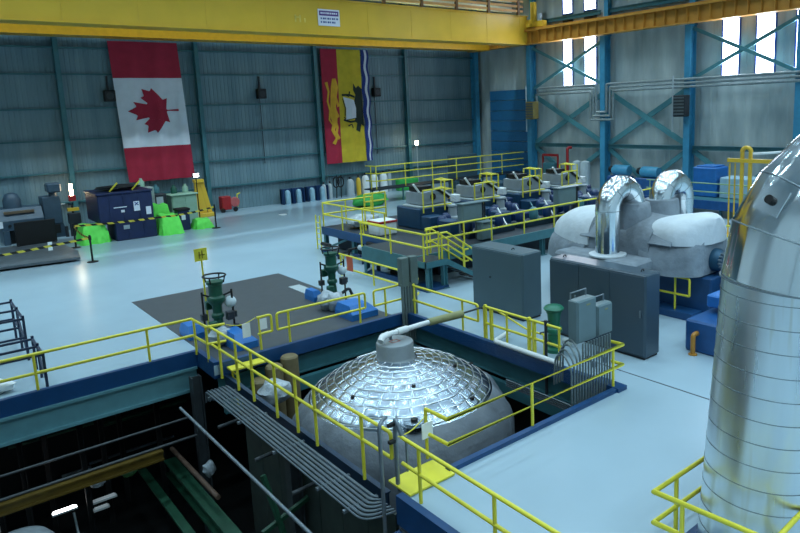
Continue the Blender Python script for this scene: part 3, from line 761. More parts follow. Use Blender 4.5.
yp2 = thing('gate_post', 'double yellow gate post standing in the guardrail before the grey cabinet', 'post', (13.62, 15.2, 0))
MB().box2((13.58, 15.1, 0), (13.66, 15.18, 1.18)).build('upright', YEL, yp2); MB().box2((13.58, 14.84, 0), (13.68, 14.92, 1.12)).build('upright', YEL, yp2)
gate = thing('swing_gate', 'folded yellow swing gate lying against the guardrail before the cabinet', 'gate', (13.8, 15, 0))
MB().tube(fillet([(13.8, 14.9, 1.05), (13.95, 13.6, .62), (14.0, 12.9, .62)], .2), .03, 8).build('top_bar', YEL, gate, 50)
MB().tube([(13.95, 12.95, .62), (13.95, 12.95, .02)], .03, 8).build('post', YEL, gate, 50)
vp = thing('gate_post', 'double yellow post right of the folded swing gate by the dark conduit', 'post', (13.6, 12.9, 0))
MB().box2((13.58, 13.2, 0), (13.68, 13.28, 1.18)).build('upright', YEL, vp); MB().box2((13.58, 13.0, 0), (13.68, 13.08, 1.12)).build('upright', YEL, vp)
# grey end of the foreground rail, grey pole
gp = thing('gate_rail', 'grey galvanised gate rail at the near left corner of the dome pit', 'gate', (6.5, 10.1, 0))
MB().tube(fillet([(6.3, 10.1, -1.6), (6.3, 10.1, 1.5), (6.55, 10.25, 1.5)], .15), .04, 8).build('pole', GALV, gp, 50)
MB().tube(fillet([(6.72, 10.2, -.1), (6.72, 10.2, 1.5), (6.74, 10.0, 1.14)], .2), .045, 8).build('post', GALV, gp, 50)
for z in (1.3, .95): MB().box2((6.56, 10.16, z), (6.7, 10.24, z+.06)).build('hinge', BLACK, gp)
MB().tube([(7.0, 10.25, .2), (7.0, 10.25, .95)], .03, 6).build('latch_bar', GALV, gp, 50)
ch = [(6.78+(7.8-6.78)*i/10, 10.3+.35*i/10, .98-.1*math.sin(PI*i/10)) for i in range(11)]
one('safety_chain', MB().tube(ch, .012, 5), YEL, 'yellow safety chain with a tag across the gap at the near pit corner', 'chain')
one('tag', MB().box2((7.62, 10.55, .52), (7.9, 10.57, .86)), TAGW, 'white tag hanging on the rail at the near corner of the dome', 'tag')
ch = [(7.02+(7.95-7.02)*i/10, 19.6, 1.1-.12*math.sin(PI*i/10)) for i in range(11)]
one('safety_chain', MB().tube(ch, .012, 5), YEL, 'thin chain across the gap between the mat rails beside the blue cover', 'chain')
one('tag', MB().box2((7.5, 19.57, .55), (7.75, 19.59, 1.0)), TAGW, 'white tag hanging over the blue cover next to the green pump', 'tag')
one('tag', MB().box2((8.02, 19.45, .72), (8.25, 19.47, 1.06)), TAGW, 'white tag tied to the short rail panel by the mat', 'tag')
# rails round the big pipe
guardrail('near yellow guardrail around the foot of the big silver pipe', [(10.9, 5.62), (8.6, 5.64), (8.72, 3.9), (8.72, .5)], [(0, .72), (1, .28), (2, .4)], group='guardrails round the big pipe')
guardrail('yellow guardrail in the bottom right corner beside the big silver pipe', [(8.75, 3.78), (11.2, 3.86)], [(0, .1), (0, .9)], group='guardrails round the big pipe')
# ================================================================ BIG SILVER PIPE
bpz = thing('steam_pipe', 'very large silver clad steam pipe rising and bending over at the right edge', 'pipe', (10.09, 4.7, 0))
PR = .886
BD = Vector((math.cos(-.7254), math.sin(-.7254), 0)); BN = Vector((-BD.y, BD.x, 0)); BT = .0633
ax = Vector((0, 0, math.cos(BT)))+BD*math.sin(BT)
P0 = Vector((10.094, 4.7, 0))
Pa, Pb = P0-ax*2, P0+ax*4.45
def stained():
    M = clad_metal('pipe_cladding_stained', 'eef3f6', .27, .1, True); nt = M.node_tree; b = nt.nodes['Principled BSDF']
    src = b.inputs['Base Color'].links[0].from_socket
    tc = nt.nodes.new('ShaderNodeTexCoord'); mp = nt.nodes.new('ShaderNodeMapping'); mp.inputs['Scale'].default_value = (5, 5, .35); nt.links.new(tc.outputs['Object'], mp.inputs['Vector'])
    n = nt.nodes.new('ShaderNodeTexNoise'); n.inputs['Scale'].default_value = 1; n.inputs['Detail'].default_value = 2; nt.links.new(mp.outputs[0], n.inputs['Vector'])
    r = nt.nodes.new('ShaderNodeValToRGB'); r.color_ramp.elements[0].position = .64; r.color_ramp.elements[1].position = .76; r.color_ramp.elements[1].color = (.4, .4, .4, 1); nt.links.new(n.outputs['Fac'], r.inputs['Fac'])
    mx = nt.nodes.new('ShaderNodeMix'); mx.data_type = 'RGBA'; nt.links.new(r.outputs['Color'], mx.inputs['Factor']); nt.links.new(src, mx.inputs[6]); mx.inputs[7].default_value = lin('b09a4e')
    nt.links.new(mx.outputs[2], b.inputs['Base Color']); return M
PIPES = stained()
def mitre(pts, rs, n=40, Y_=Vector((0, 1, 0)), wob=0.):
    """mitred pipe: joint rings lie in the bisecting planes"""
    mb = MB(); pts = [Vector(p) for p in pts]; vs = []
    for i, p in enumerate(pts):
        d0 = (pts[i]-pts[i-1]).normalized() if i else (pts[1]-pts[0]).normalized()
        d1 = (pts[i+1]-pts[i]).normalized() if i < len(pts)-1 else d0
        t = (d0+d1).normalized(); u = t.cross(Y_).normalized()*-1; k = 1/max(.3, t.dot(d0))
        for j in range(n):
            a = 2*PI*j/n; q_ = 1+wob*(math.sin(13*a+.7)+.6*math.sin(29*a+i*.3)+.5*math.sin(7*a+i)); vs.append(p+u*math.cos(a)*rs[i]*k*q_+Y_*math.sin(a)*rs[i]*q_)
    fs = [(i*n+j, i*n+(j+1) % n, (i+1)*n+(j+1) % n, (i+1)*n+j) for i in range(len(pts)-1) for j in range(n)]
    mb.add(vs, fs); return mb
mitre([Pa, Pb+ax*.2], [PR, PR], 160, BN, .0012).build('riser_cladding', PIPES, bpz, 40)
RC_ = 1.92
c_ = P0+ax*4.589+(BD*math.cos(BT)-Vector((0, 0, math.sin(BT))))*RC_
angs = [BT+math.radians(d) for d in (0, 17, 34, 51, 68, 85)]
rad = lambda a: -BD*math.cos(a)+Vector((0, 0, math.sin(a)))
ep = [Pb]+[c_+rad(a)*RC_/math.cos(math.radians(4)) for a in angs[1:]]
ep.append(ep[-1]+(ep[-1]-ep[-2]).normalized()*3)
mitre(ep, [PR+.02]*len(ep), 160, BN, .0036).build('elbow_cladding', PIPEM, bpz, 30)
def ringpts(c, e1, r): return [c+e1*(r*math.cos(2*PI*j/56))+BN*(r*math.sin(2*PI*j/56)) for j in range(56)]
e0 = BN.cross(ax); z = .1
while z < 6.4:
    MB().tube(ringpts(Pa+ax*z, e0, PR*1.001), .009, 5, closed=True).build('sheet_seam', mat('seam_grey', '7c888e', .5, metal=.5), bpz, 60) if z > 1.9 else None
    z += .365
for q in (0, 1, 2):
    d0 = (ep[q]-ep[q-1]).normalized() if q else ax
    d1 = (ep[q+1]-ep[q]).normalized(); t_ = (d0+d1).normalized()
    MB().tube(ringpts(ep[q], BN.cross(t_), PR+.025), .016, 5, closed=True).build('elbow_seam', mat('seam_grey', '5a666c'), bpz, 60)
# inspection patch on the elbow
tg = (ep[2]-ep[1]).normalized(); e1 = BN.cross(tg); mid_ = (ep[1]+ep[2])/2+tg*.05
view = (Vector((0, 0, H))-mid_).normalized(); 
w_ = math.atan2(view.dot(BN), view.dot(e1))
left_ = -RIGHT
w_ += math.radians(34)*(1 if (BN*math.cos(w_)-e1*math.sin(w_)).dot(left_) > 0 else -1)
out = e1*math.cos(w_)+BN*math.sin(w_); sd = tg.cross(out)
pm = MB(); q = mid_+out*(PR+.005)
vs = [q+tg*a_*.2+sd*b_*.22+out*c2 for c2 in (0, .03) for a_, b_ in ((-1,-1),(1,-1),(1,1),(-1,1))]
pm.add(vs, [(0,1,2,3),(4,5,6,7),(0,1,5,4),(1,2,6,5),(2,3,7,6),(3,0,4,7)]); pm.build('inspection_patch', PIPEM, bpz)
MB().cyl(q+out*.02, q+out*.09, .07, 12).build('instrument_plug', BLACK, bpz)
struct('trim_11', B((8.72, 3.9, -.2), (11.3, 4.02, .1)), NAVY); struct('trim_12', B((8.72, 3.9, -.2), (8.86, 5.5, .1)), NAVY)
MB().bbox((8.87, 3.72, .001), (11.0, 5.56, .05), .01).build('base_plate', NAVY, bpz)
# ================================================================ TALL CABINETS
def cabinet(name, label, x0, x1, y0, y1, h, m, doors, group=None):
    t = thing(name, label, 'cabinet', ((x0+x1)/2, (y0+y1)/2, 0), group)
    MB().bbox((x0, y0, .05), (x1, y1, h), .05).build('body', m, t)
    MB().box2((x0+.05, y0+.05, 0), (x1-.05, y1-.05, .06)).build('plinth', DGREY, t)
    n = doors; w = (y1-y0-.06)/n
    for k in range(n):
        d = MB().bbox((x0-.025, y0+.03+k*w+.008, .12), (x0, y0+.03+(k+1)*w-.008, h-.08), .012).build('door', m, t)
        if n > 1: MB().bbox((x0-.07, y0+.03+k*w+.1, h*.5), (x0-.025, y0+.03+k*w+.14, h*.5+.22), .01).build('handle', GALV, d)
        else: MB().cyl((x0-.05, (y0+y1)/2+.3, h*.56), (x0-.02, (y0+y1)/2+.3, h*.56), .035, 10).build('lock', BLACK, d)
    for yy in ((y0+.35, y1-.35) if n > 1 else ((y0+.8),)):
        MB().tube(arc((x0+.35, yy, h), .06, 0, PI, 8, 'XZ'), .018, 6).build('lifting_eye', DGREY, t, 60)
    return t
cabinet('control_cabinet', 'tall dark grey one-door cabinet standing between the stairs and the dome pit', 15.75, 16.7, 15.55, 18.15, 2.38, CAB, 1, 'tall grey cabinets')
cabinet('control_cabinet', 'long slate grey three-door cabinet standing in front of the lagged turbine', 15.6, 16.33, 10.58, 14.2, 2.52, CAB2, 3, 'tall grey cabinets')
# ================================================================ CONDUIT BANKS WITH BOXES
def wallbox(parent_label, x0, x1, y0, y1, z0, z1, grp):
    t = thing('junction_box', parent_label, 'electrical box', ((x0+x1)/2, (y0+y1)/2, z0), grp)
    MB().bbox((x0, y0, z0), (x1, y1, z1), .025).build('body', BOXG, t)
    dr_ = MB().bbox((x0+.03, y0-.025, z0+.03), (x1-.03, y0, z1-.03), .012).build('door', BOXG, t)
    MB().tube([(x0+.05, y1-.05, z1), (x0+.05, y1-.05, z1+.17), (x1-.1, y1-.05, z1+.17), (x1-.1, y1-.05, z1)], .02, 6).build('lifting_bar', GALV, t)
    MB().box2((x0+(x1-x0)*.45, y0-.03, z1-.16), (x0+(x1-x0)*.65, y0-.024, z1-.12)).build('nameplate', OLIVE, dr_)
    return t
wallbox('larger left grey box on top of the conduit bank at the right pit corner', 12.32, 13.06, 10.32, 10.62, 1.42, 2.52, 'boxes on the corner conduit bank')
wallbox('smaller right grey box on top of the conduit bank at the right pit corner', 13.16, 13.78, 10.36, 10.62, 1.4, 2.22, 'boxes on the corner conduit bank')
cb = thing('conduit_bank', 'bank of upright grey conduits rising from the right corner of the dome pit', 'conduit', (12.8, 10.3, -1.2))
for k in range(15):
    x = 11.92+k*.108; y = 10.17
    if k < 4: pts = [(x, y, -1.3), (x, y, .95+.1*k), (x+.05, y+.3, 1.25+.1*k), (x+.25, y+.75, 1.0+.1*k), (x+.3, y+.85, .2)]; f = .3
    else: pts = [(x, y, -1.3), (x, y, 1.48)]; f = .1
    MB().tube(fillet(pts, f, 5), .026, 7).build('conduit', mat('bank_conduit', '727e80', .4, metal=.3, var=.15, scale=5), cb, 50)
for k in range(6, 15, 2):
    x = 11.92+k*.108; MB().cyl((x, 10.17, .75+.1*(k % 4)), (x, 10.17, .9+.1*(k % 4)), .044, 8).build('coupling', GALV, cb)
cb = thing('conduit_bank', 'dark upright conduit bank with two slim grey boxes behind the dome', 'conduit', (13.3, 19.2, -1))
for k in range(6):
    x = 13.22+k*.12; MB().cyl((x, 19.1, -1.6), (x, 19.1, 1.2), .05, 8).build('conduit', mat('conduit_dark', '6e7c7a', .5, metal=.3), cb, 50)
for x in (13.2, 13.6): MB().bbox((x, 19.05, 1.1), (x+.33, 19.32, 2.15), .02).build('slim_box', mat('slim_box_grey', '62726f', .5), cb)
# white pipe on the kerb
wp = MB(); wp.tube(fillet([(14.3, 14.75, .22), (13.35, 14.45, .22), (13.35, 11.75, .22)], .12), .075, 10)
one('kerb_pipe', wp, WHITE, 'white pipe lying along the right kerb of the dome pit', 'pipe', None, 50)
# dark drain riser beside the swing gate
one('drain_pipe', MB().tube([(13.6, 12.55, -1), (13.6, 12.55, 1.25)], .05, 8), DGREY, 'dark upright pipe beside the green valve at the right kerb', 'pipe')
# ================================================================ GREEN VALVES
GREENV = mat('valve_green', '1f6e54', .4, var=.15)
gv = thing('globe_valve', 'short dark green valve with a round handwheel in front of the slate cabinet', 'valve', (14.45, 13.0, 0))
MB().lathe((14.45, 13.0, 0), [(.3, 0), (.3, .1), (.2, .14), (.19, .55), (.25, .62), (.25, .72), (.17, .8), (.2, 1.15), (.24, 1.22), (.24, 1.26), (.1, 1.28), (.1, 1.3)], 20).build('body', GREENV, gv, 40)
MB().lathe((14.45, 13.0, 1.38), [(.28, -.1), (.31, -.05), (.25, .02), (.1, .05), (0, .05)], 20).build('handwheel', GREENV, gv, 40)
for k in range(3): MB().tube([(13.95, 12.95+.15*k, .35+.3*k), (14.3, 13.0, .35+.3*k)], .03, 6).build('side_pipe', DGREY, gv)
MB().cyl((14.45, 12.6, .4), (14.45, 12.2, .4), .12, 12).build('outlet', LGREY, gv, 40)
def actuator(x, y, label, s=1.0):
    t = thing('hydraulic_actuator', label, 'valve', (x, y, 0), 'green actuators on the dark mat')
    L = lambda prof: [(r*s, z*s) for r, z in prof]
    MB().lathe((x, y, 0), L([(.4, .013), (.4, .12), (.2, .14), (.15, .75), (.2, .8), (.2, .9), (.15, .95), (.16, 1.2), (.24, 1.3)]), 20).build('lower_body', GREENP, t, 40)
    MB().lathe((x, y, 0), L([(.24, 1.3), (.29, 1.36), (.29, 1.48), (.22, 1.54), (.22, 1.9), (.27, 1.94), (.27, 2.02), (.1, 2.04), (0, 2.04)]), 20).build('upper_body', GREENP, t, 40)
    tr_ = MB().tube([(x+.36*s*math.cos(2*PI*k/20), y+.36*s*math.sin(2*PI*k/20), 2.2*s) for k in range(20)], .03, 6, closed=True).build('top_ring', BLACK, t, 50)
    for k in range(4):
        a = PI/4+k*PI/2; MB().tube([(x+.36*s*math.cos(a), y+.36*s*math.sin(a), 2.2*s), (x+.3*s*math.cos(a), y+.3*s*math.sin(a), 1.98*s)], .025, 6).build('ring_strut', BLACK, tr_)
    for sx, y1 in ((-.42, .1), (.45, -.2)):
        MB().tube([(x+sx*s, y+y1, .05), (x+sx*s, y+y1, 1.7*s)], .035, 6).build('side_rod', BLACK, t)
        MB().tube([(x+sx*s, y+y1, 1.62*s), (x, y, 1.42*s)], .03, 6).build('link_arm', BLACK, t)
        MB().box2((x+sx*s-.09, y+y1-.09, .75*s), (x+sx*s+.09, y+y1+.09, .95*s)).build('limit_switch', DGREY, t)
    MB().ball((x+.42*s, y-.1, 1.25*s), .2*s, 14).build('gauge_bulb', GLASSW, t, 60)
    MB().tube(fillet([(x+.1, y-.3, .3), (x+.5, y-.4, .55), (x+.7, y-.3, .15)], .15), .06, 8).build('hose', DGREY, t, 60)
    for k, (dx, dy) in enumerate(((-.3, -.35), (.25, -.42), (-.12, .4))):
        MB().bbox((x+dx*s-.12, y+dy*s-.1, .5*s+.25*k), (x+dx*s+.12, y+dy*s+.1, .78*s+.25*k), .02).build('valve_block', (GREENP, DGREY, GREENP)[k], t)
    return t
actuator(7.5, 21.6, 'green hydraulic actuator beside the yellow sign pole at the left end of the mat')
actuator(12.45, 22.75, 'green hydraulic actuator behind the wrapped pipe at the right end of the mat', .98)
def cover(x0, x1, y0, y1, h, sl, m):
    mb = MB(); b_ = [(x0, y0), (x1, y0), (x1, y1), (x0, y1)]; t_ = [(x0+sl*.3, y0+sl), (x1-sl, y0+sl), (x1-sl, y1-sl*.3), (x0+sl*.3, y1-sl*.3)]
    mb.add([(x, y, .012) for x, y in b_]+[(x, y, h*.45) for x, y in b_]+[(x, y, h) for x, y in t_], [(3,2,1,0),(0,1,5,4),(1,2,6,5),(2,3,7,6),(3,0,4,7),(4,5,9,8),(5,6,10,9),(6,7,11,10),(7,4,8,11),(8,9,10,11)])
    return mb
one('blue_cover', cover(7.4, 8.15, 20.0, 21.2, .5, .26, BLUEB), BLUEB, 'bright blue sloped cover box beside the left actuator', 'cover', 'blue sloped covers on the mat')
one('blue_cover', cover(11.6, 12.7, 19.95, 21.15, .5, .26, BLUEB), BLUEB, 'bright blue sloped cover box in front of the right actuator', 'cover', 'blue sloped covers on the mat')
one('blue_cover', cover(11.85, 12.3, 23.2, 24.0, .42, .15, BLUEB), BLUEB, 'smaller blue cover box behind the right actuator', 'cover', 'blue sloped covers on the mat')
one('blue_cover', cover(6.7, 7.3, 22.2, 23.2, .45, .2, BLUEB), BLUEB, 'small blue cover box half hidden behind the left actuator', 'cover', 'blue sloped covers on the mat')
wq = MB()
for k, (x, y) in enumerate(((11.75, 22.0), (11.95, 21.65))): 
    q = lump((x, y, .36), .36, 20+k, (1, 1, 1)); o_ = len(wq.v); wq.v += q.v; wq.f += [tuple(i+o_ for i in f) for f in q.f]; wq.m += q.m
one('wrapped_pipe', wq, PLASTIC, 'pipe bend wrapped in pale grey plastic beside the right actuator', 'pipe', None, 60)
one('wrapped_pipe', lump((7.35, 21.05, .33), .32, 31, (1.2, 1, .9)), PLASTIC, 'pale wrapped pipe stub at the foot of the left actuator', 'pipe', None, 60)
# yellow sign on a pole
sg = thing('warning_sign', 'square yellow warning sign on a thin pole at the left end of the mat', 'sign', (7.4, 22.3, 0))
MB().tube([(7.4, 22.3, .012), (7.38, 22.3, 2.8)], .03, 8).build('pole', YEL, sg)
MB().box2((7.16, 22.28, 2.62), (7.58, 22.31, 3.04)).build('plate', YEL, sg)
sm_ = MB(); sm_.box2((7.3, 22.265, 2.7), (7.34, 22.28, 2.94)); sm_.box2((7.39, 22.265, 2.7), (7.43, 22.28, 2.97)); sm_.box2((7.3, 22.265, 2.81), (7.5, 22.28, 2.84)); sm_.build('sign_marking', mat('sign_olive', '8a7d1c', .5), sg)
# ================================================================ LAGGED TURBINE
tb = thing('lagged_turbine', 'large turbine casing wrapped in grey and white lagging behind the slate cabinet', 'turbine', (21, 14.5, 0))
MB().bbox((20.25, 11.2, 0), (23.3, 18.2, 1.4), .04).build('plinth', mat('plinth_blue', '1c4a78', .45), tb)
def loft(st, z0, x0, n=20, jit=.05, seed=1):
    """half rounds along Y: (y, half width, height)"""
    rn = random.Random(seed); ph = [rn.uniform(0, 6) for _ in range(4)]; vs = []; fs = []
    for (y, w, h) in st:
        for k in range(n+1):
            a = PI*k/n; c, s_ = math.cos(a), math.sin(a)
            j_ = 1+jit*math.sin(3*a+ph[0]+y*1.7)*math.sin(2.3*y+ph[1])
            e = .75
            vs.append((x0+math.copysign(abs(c)**e, c)*w*j_, y, z0+abs(s_)**e*h*j_))
    for i in range(len(st)-1):
        for k in range(n): fs.append((i*(n+1)+k, i*(n+1)+k+1, (i+1)*(n+1)+k+1, (i+1)*(n+1)+k))
    fs.append(tuple(range(n+1))); fs.append(tuple((len(st)-1)*(n+1)+k for k in range(n, -1, -1)))
    mb = MB(); mb.add(vs, fs); return mb
def stations(y0, y1, f, m=14): return [(y0+(y1-y0)*i/m, *f(i/m)) for i in range(m+1)]
MB().bbox((19.6, 11.9, 1.45), (22.5, 17.6, 1.95), .14).build('lower_lagging', FABRIC, tb)
loft(stations(11.5, 13.5, lambda u: (1.62*(.55+.45*math.sqrt(min(1, u*2.5))), 1.5)), 1.45, 21.0, jit=.03, seed=9).build('lobe_lagging', FABRIC, tb, 50)
loft(stations(15.8, 18.6, lambda u: (1.75*math.sqrt(max(.05, 1-u**3)), 1.35*math.sqrt(max(.05, 1-u**4)))), 1.4, 21.0, jit=.03, seed=10).build('lobe_lagging', FABRIC, tb, 50)
MB().bbox((18.25, 12.9, 1.3), (20.2, 16.4, 2.0), .1).build('nozzle_shelf', FABRIC, tb)
loft(stations(13.1, 16.3, lambda u: (1.55, 1.25+.1*math.sin(u*PI))), 1.95, 21.0, jit=.04, seed=2).build('centre_lagging', FABRIC, tb, 50)
loft(stations(15.7, 18.35, lambda u: (1.65*math.sqrt(max(.02, 1-(max(0, u-.15)/.86)**2)), 1.3*math.sqrt(max(.02, 1-(max(0, u-.15)/.86)**2)))), 2.1, 21.0, jit=.03, seed=3).build('white_blanket', FABRICL, tb, 50)['label'] = 'white lagging blanket over the left lobe'
loft(stations(11.4, 13.4, lambda u: ((1.5-.2*u*u)*(math.sqrt(max(.0, 1-((.5-u)/.52)**2)) if u < .5 else 1), (1.0-.3*u*u)*(1-.16*max(0, .4-u)**2/.16))), 2.5, 21.0, jit=.03, seed=4).build('white_blanket', FABRICL, tb, 50)['label'] = 'white lagging blanket over the right lobe'
eb = MB(); eb.lathe((21, 11.2, 1.9), [(.3, 0), (.4, .12), (.4, .3)], 24, 'Y'); ebo = eb.build('end_flange', mat('flange_teal', '24506a', .45, metal=.3), tb, 40)
for k in range(14):
    a = 2*PI*k/14; MB().cyl((21+.28*math.sin(a), 11.1, 1.9+.28*math.cos(a)), (21+.28*math.sin(a), 11.22, 1.9+.28*math.cos(a)), .04, 8).build('flange_bolt', GALV, ebo)
for k, (x, y, z, dx) in enumerate(((19.7, 12.7, 2.75, .5), (19.8, 13.9, 2.75, .6), (19.6, 15.6, 2.7, .5))):
    q = MB(); q.box((x, y, z), (.7, .9, .06), M=Matrix.Rotation(-.85, 3, 'Y')); q.build('quilt_patch', FABRIC, tb)
# fabric covered nozzles under the inverted U pipes
for (x, y, lab) in ((20.35, 14.4, 'pipe end'), (21.75, 14.1, 'pipe end')):
    q = MB(); prof = [(.72, 2.4), (.68, 3.0), (.66, 3.55), (.62, 3.72), (.4, 3.76)]
    q.lathe((x, y, 0), prof, 22); q.v = [(v[0]+.03*math.sin(v[2]*9+v[1]*5), v[1]+.03*math.sin(v[2]*7+v[0]*4), v[2]) for v in q.v]; q.build('nozzle_wrap', FABRIC, tb, 60)
def upipe(xl, xr, y, zl, zr, zs, lab):
    t = thing('crossover_pipe', lab, 'pipe', ((xl+xr)/2, y, zs), 'silver crossover pipes on the turbine'); R = (xr-xl)/2; r = .43
    c = ((xl+xr)/2, y, zs)
    n = 12; mitre([(xl, y, zs-.12)]+arc(c, R, PI, 0, n, 'XZ')+[(xr, y, zs-.12)], [r+.004]*(n+3), 80, Vector((0, 1, 0)), .0015).build('elbow_cladding', PIPEM, t, 25)
    for aa in (PI, PI*.75, PI*.5, PI*.25, 0):
        e_r = Vector((math.cos(aa), 0, math.sin(aa))); cc = Vector(c)+e_r*R
        MB().tube([cc+e_r*((r+.006)*math.cos(2*PI*j/40))+Vector((0, (r+.006)*math.sin(2*PI*j/40), 0)) for j in range(40)], .009, 5, closed=True).build('sheet_seam', mat('seam_grey', ''), t, 60)
    for x, zb in ((xl, zl), (xr, zr)):
        if zb < zs: MB().cyl((x, y, zb), (x, y, zs), r, 36).build('leg_cladding', PIPEM, t, 40)
    return t
u1 = upipe(18.88, 20.38, 14.4, 1.98, 3.55, 3.6, 'left silver inverted-U pipe dropping to the front of the lagged turbine')
MB().lathe((18.88, 14.4, 2.0), [(.44, 0), (.66, .01), (.66, .06), (.44, .08)], 30).build('foot_collar', FABRICL, u1, 40)
u2 = upipe(21.7, 23.15, 14.1, 3.55, 1.5, 3.6, 'right silver inverted-U pipe dropping behind the lagged turbine')
struct('trim_13', B((19.6, 11.5, 0), (20.25, 13.6, .25)), mat('plinth_blue', ''))
sr = guardrail('small yellow rail frame in front of the blue turbine plinth', [(19.8, 13.3), (19.8, 11.72)], [(0, .66)], base=.25, top=1.15, mid=.55, closed_ends=(False, True))
# ================================================================ BLUE BOX, RIGHT
bb = thing('blue_skid', 'low bright blue machine skid with a stepped top between the turbine and the big pipe', 'machine', (18, 8.5, 0))
MB().bbox((17.2, 6.0, 0), (19.2, 10.3, .95), .05).build('base', mat('skid_blue', '1a4f86', .4), bb)
MB().bbox((17.5, 6.5, .95), (19.2, 9.3, 1.12), .04).build('top_cover', BLUEB, bb); MB().bbox((18.2, 8.6, 1.12), (19.2, 10.2, 1.5), .04).build('raised_box', BLUEB, bb)
op = MB(); op.tube(fillet([(17.2, 9.9, .6), (16.98, 9.9, .6), (16.98, 9.9, 0)], .1), .07, 10); op.lathe((16.98, 9.9, 0), [(.13, 0), (.13, .03), (.07, .04)], 12); op.build('drain_pipe', mat('drain_orange', 'b07a2c', .45), bb, 50)
sk = thing('valve_assembly', 'cluster of grey blue valves between the turbine end and the big pipe', 'valve', (21, 10.3, 0))
rn = random.Random(12)
MB().bbox((20.6, 9.9, 0), (23.4, 10.95, 1.3), .05).build('base', mat('skid_blue', '1a4f86'), sk)
for k in range(16):
    x, y, z = 21.6+rn.random()*1.6, 10.3+rn.random()*.5, 1.5+rn.random()*1.7
    MB().tube([(x, y, 1.2), (x, y, z), (x+rn.uniform(-.3, .3), y+.5, z)], .05+.03*rn.random(), 8).build('pipe', rn.choice((GALV, TEAL, LGREY)), sk, 60)
    MB().ball((x, y, z), .11, 10).build('valve_body', rn.choice((GALV, TEAL)), sk, 60)
# ================================================================ PLATFORM WITH FOUR VALVE UNITS
ZD = 1.25
pf = thing('machine_platform', 'raised blue steel platform carrying the row of four valve units', 'platform', (26, 26, 0))
dk = MB(); dk.prism([(15.9, 22.15), (36.5, 22.15), (36.5, 32.3), (17.3, 32.3), (17.3, 26.0), (15.9, 26.0)], 'Z', ZD-.06, ZD); dk.build('deck', mat('deck_plate', '1e2a34', .5, var=.15), pf)
MB().box2((15.85, 22.1, .55), (15.93, 26.0, ZD+.03)).build('fascia', TEAL, pf)
MB().box2((17.25, 26.0, .85), (17.33, 32.3, ZD+.03)).build('fascia', NAVY, pf)
MB().box2((15.9, 22.1, .85), (36.5, 22.18, ZD+.03)).build('fascia', TEAL, pf)
ld_ = MB(); ld_.box2((15.75, 21.0, ZD-.06), (16.85, 22.15, ZD)); ld_.build('landing', mat('deck_plate', ''), pf)
MB().box2((15.72, 20.96, ZD-.25), (16.85, 21.04, ZD)).build('landing_beam', TEAL, pf); MB().box2((15.72, 20.96, ZD-.25), (15.8, 22.15, ZD)).build('landing_beam', TEAL, pf)
for (x, y) in ((15.95, 21.1), (16.75, 21.1), (15.98, 22.3), (15.98, 25.8), (17.4, 26.3), (17.4, 29.2), (17.4, 32.1), (20, 22.3), (24, 22.3), (28, 22.3), (32, 22.3)):
    c = MB(); c.hbeam((x, y, .0), (x, y, ZD-.06), .2, .2, .03, (1,0,0)); c.box2((x-.16, y-.16, 0), (x+.16, y+.16, .03)); c.build('leg', TEAL, pf)
MB().box2((15.95, 22.4, 0), (16.1, 25.9, .2)).build('base_beam', NAVY, pf); MB().box2((15.75, 21.0, 0), (16.9, 22.2, .12)).build('base_beam', NAVY, pf)
for y0, y1 in ((22.4, 24), (25.8, 24.2)): MB().beam((15.95, y0, .1), (15.95, y1, .9), .08, .08).build('knee_brace', LGREY, pf)
MB().beam((17.35, 32, .1), (17.35, 29.8, .85), .1, .1).build('knee_brace', TEAL, pf)
MB().bbox((17.9, 22.9, 0), (36, 31.8, 1.1), .05).build('machine_base', mat('base_dark', '10202e', .6), pf)
# machinery seen below the deck
un = thing('piping_skid', 'dark jumble of pipes and pumps under the left end of the platform', 'piping', (18.5, 26, 0))
rn = random.Random(21)
for k in range(14):
    x, y, z = 16.3+rn.random()*1.3, 22.8+rn.random()*8, .15+rn.random()*.8
    l = rn.uniform(.5, 1.6)
    MB().tube([(x, y, z), (x, y+l, z)] if k % 2 else [(x, y, 0), (x, y, z), (x+.6, y, z)], rn.choice((.06, .1, .14)), 8).build('pipe', rn.choice((DGREY, DKBLUE, LGREY, BLACK)), un, 50)
for k, (x, y) in enumerate(((16.9, 24.7), (17.9, 28.4))): MB().lathe((x, y, 0), [(.35, 0), (.35, .7), (.2, .85)], 14).build('pump_body', (DGREY, WHITE)[k], un, 50)
# stairs
st = thing('stairs', 'blue steel stairs descending from the platform landing behind the dark grey cabinet', 'stairs', (17.8, 21.5, 0))
sx0, sx1 = 16.85, 18.75
for y in (21.06, 22.06): 
    MB().prism([(sx0, ZD), (sx0, ZD-.26), (sx1-.05, 0), (sx1+.2, 0), (sx1+.2, .05)], 'Y', y-.03, y+.03).build('stringer', TEAL, st)
for k in range(6):
    u = (k+.5)/6.5; x = sx0+(sx1-sx0)*u; z = ZD*(1-u)-.05
    MB().box2((x-.14, 21.08, z-.02), (x+.14, 22.04, z+.02)).build('tread', DGREY, st)
for y, nm in ((21.08, 'near'), (22.08, 'far')):
    guardrail('%s yellow handrail of the platform stairs' % nm, [(16.6, y, ZD), (16.95, y, ZD), (18.7, y, .08), (18.95, y, .08)], [(0, .2), (1, .5), (2, .05)], top=1.08, mid=.55, group='stair handrails')
guardrail('yellow guardrail on the floor along the left side of the platform', [(14.9, 26.4), (14.9, 20.8)], [(0, .02), (0, .06), (0, .5), (0, .97)], top=1.0, mid=.4, group='platform guardrails')
ld3 = thing('ladder', 'short yellow ladder at the far left corner of the platform', 'ladder', (17.1, 32.4, 0))
for y in (32.15, 32.6): MB().tube([(17.1, y, 0), (17.1, y, 1.9)], .04, 6).build('stile', YEL, ld3)
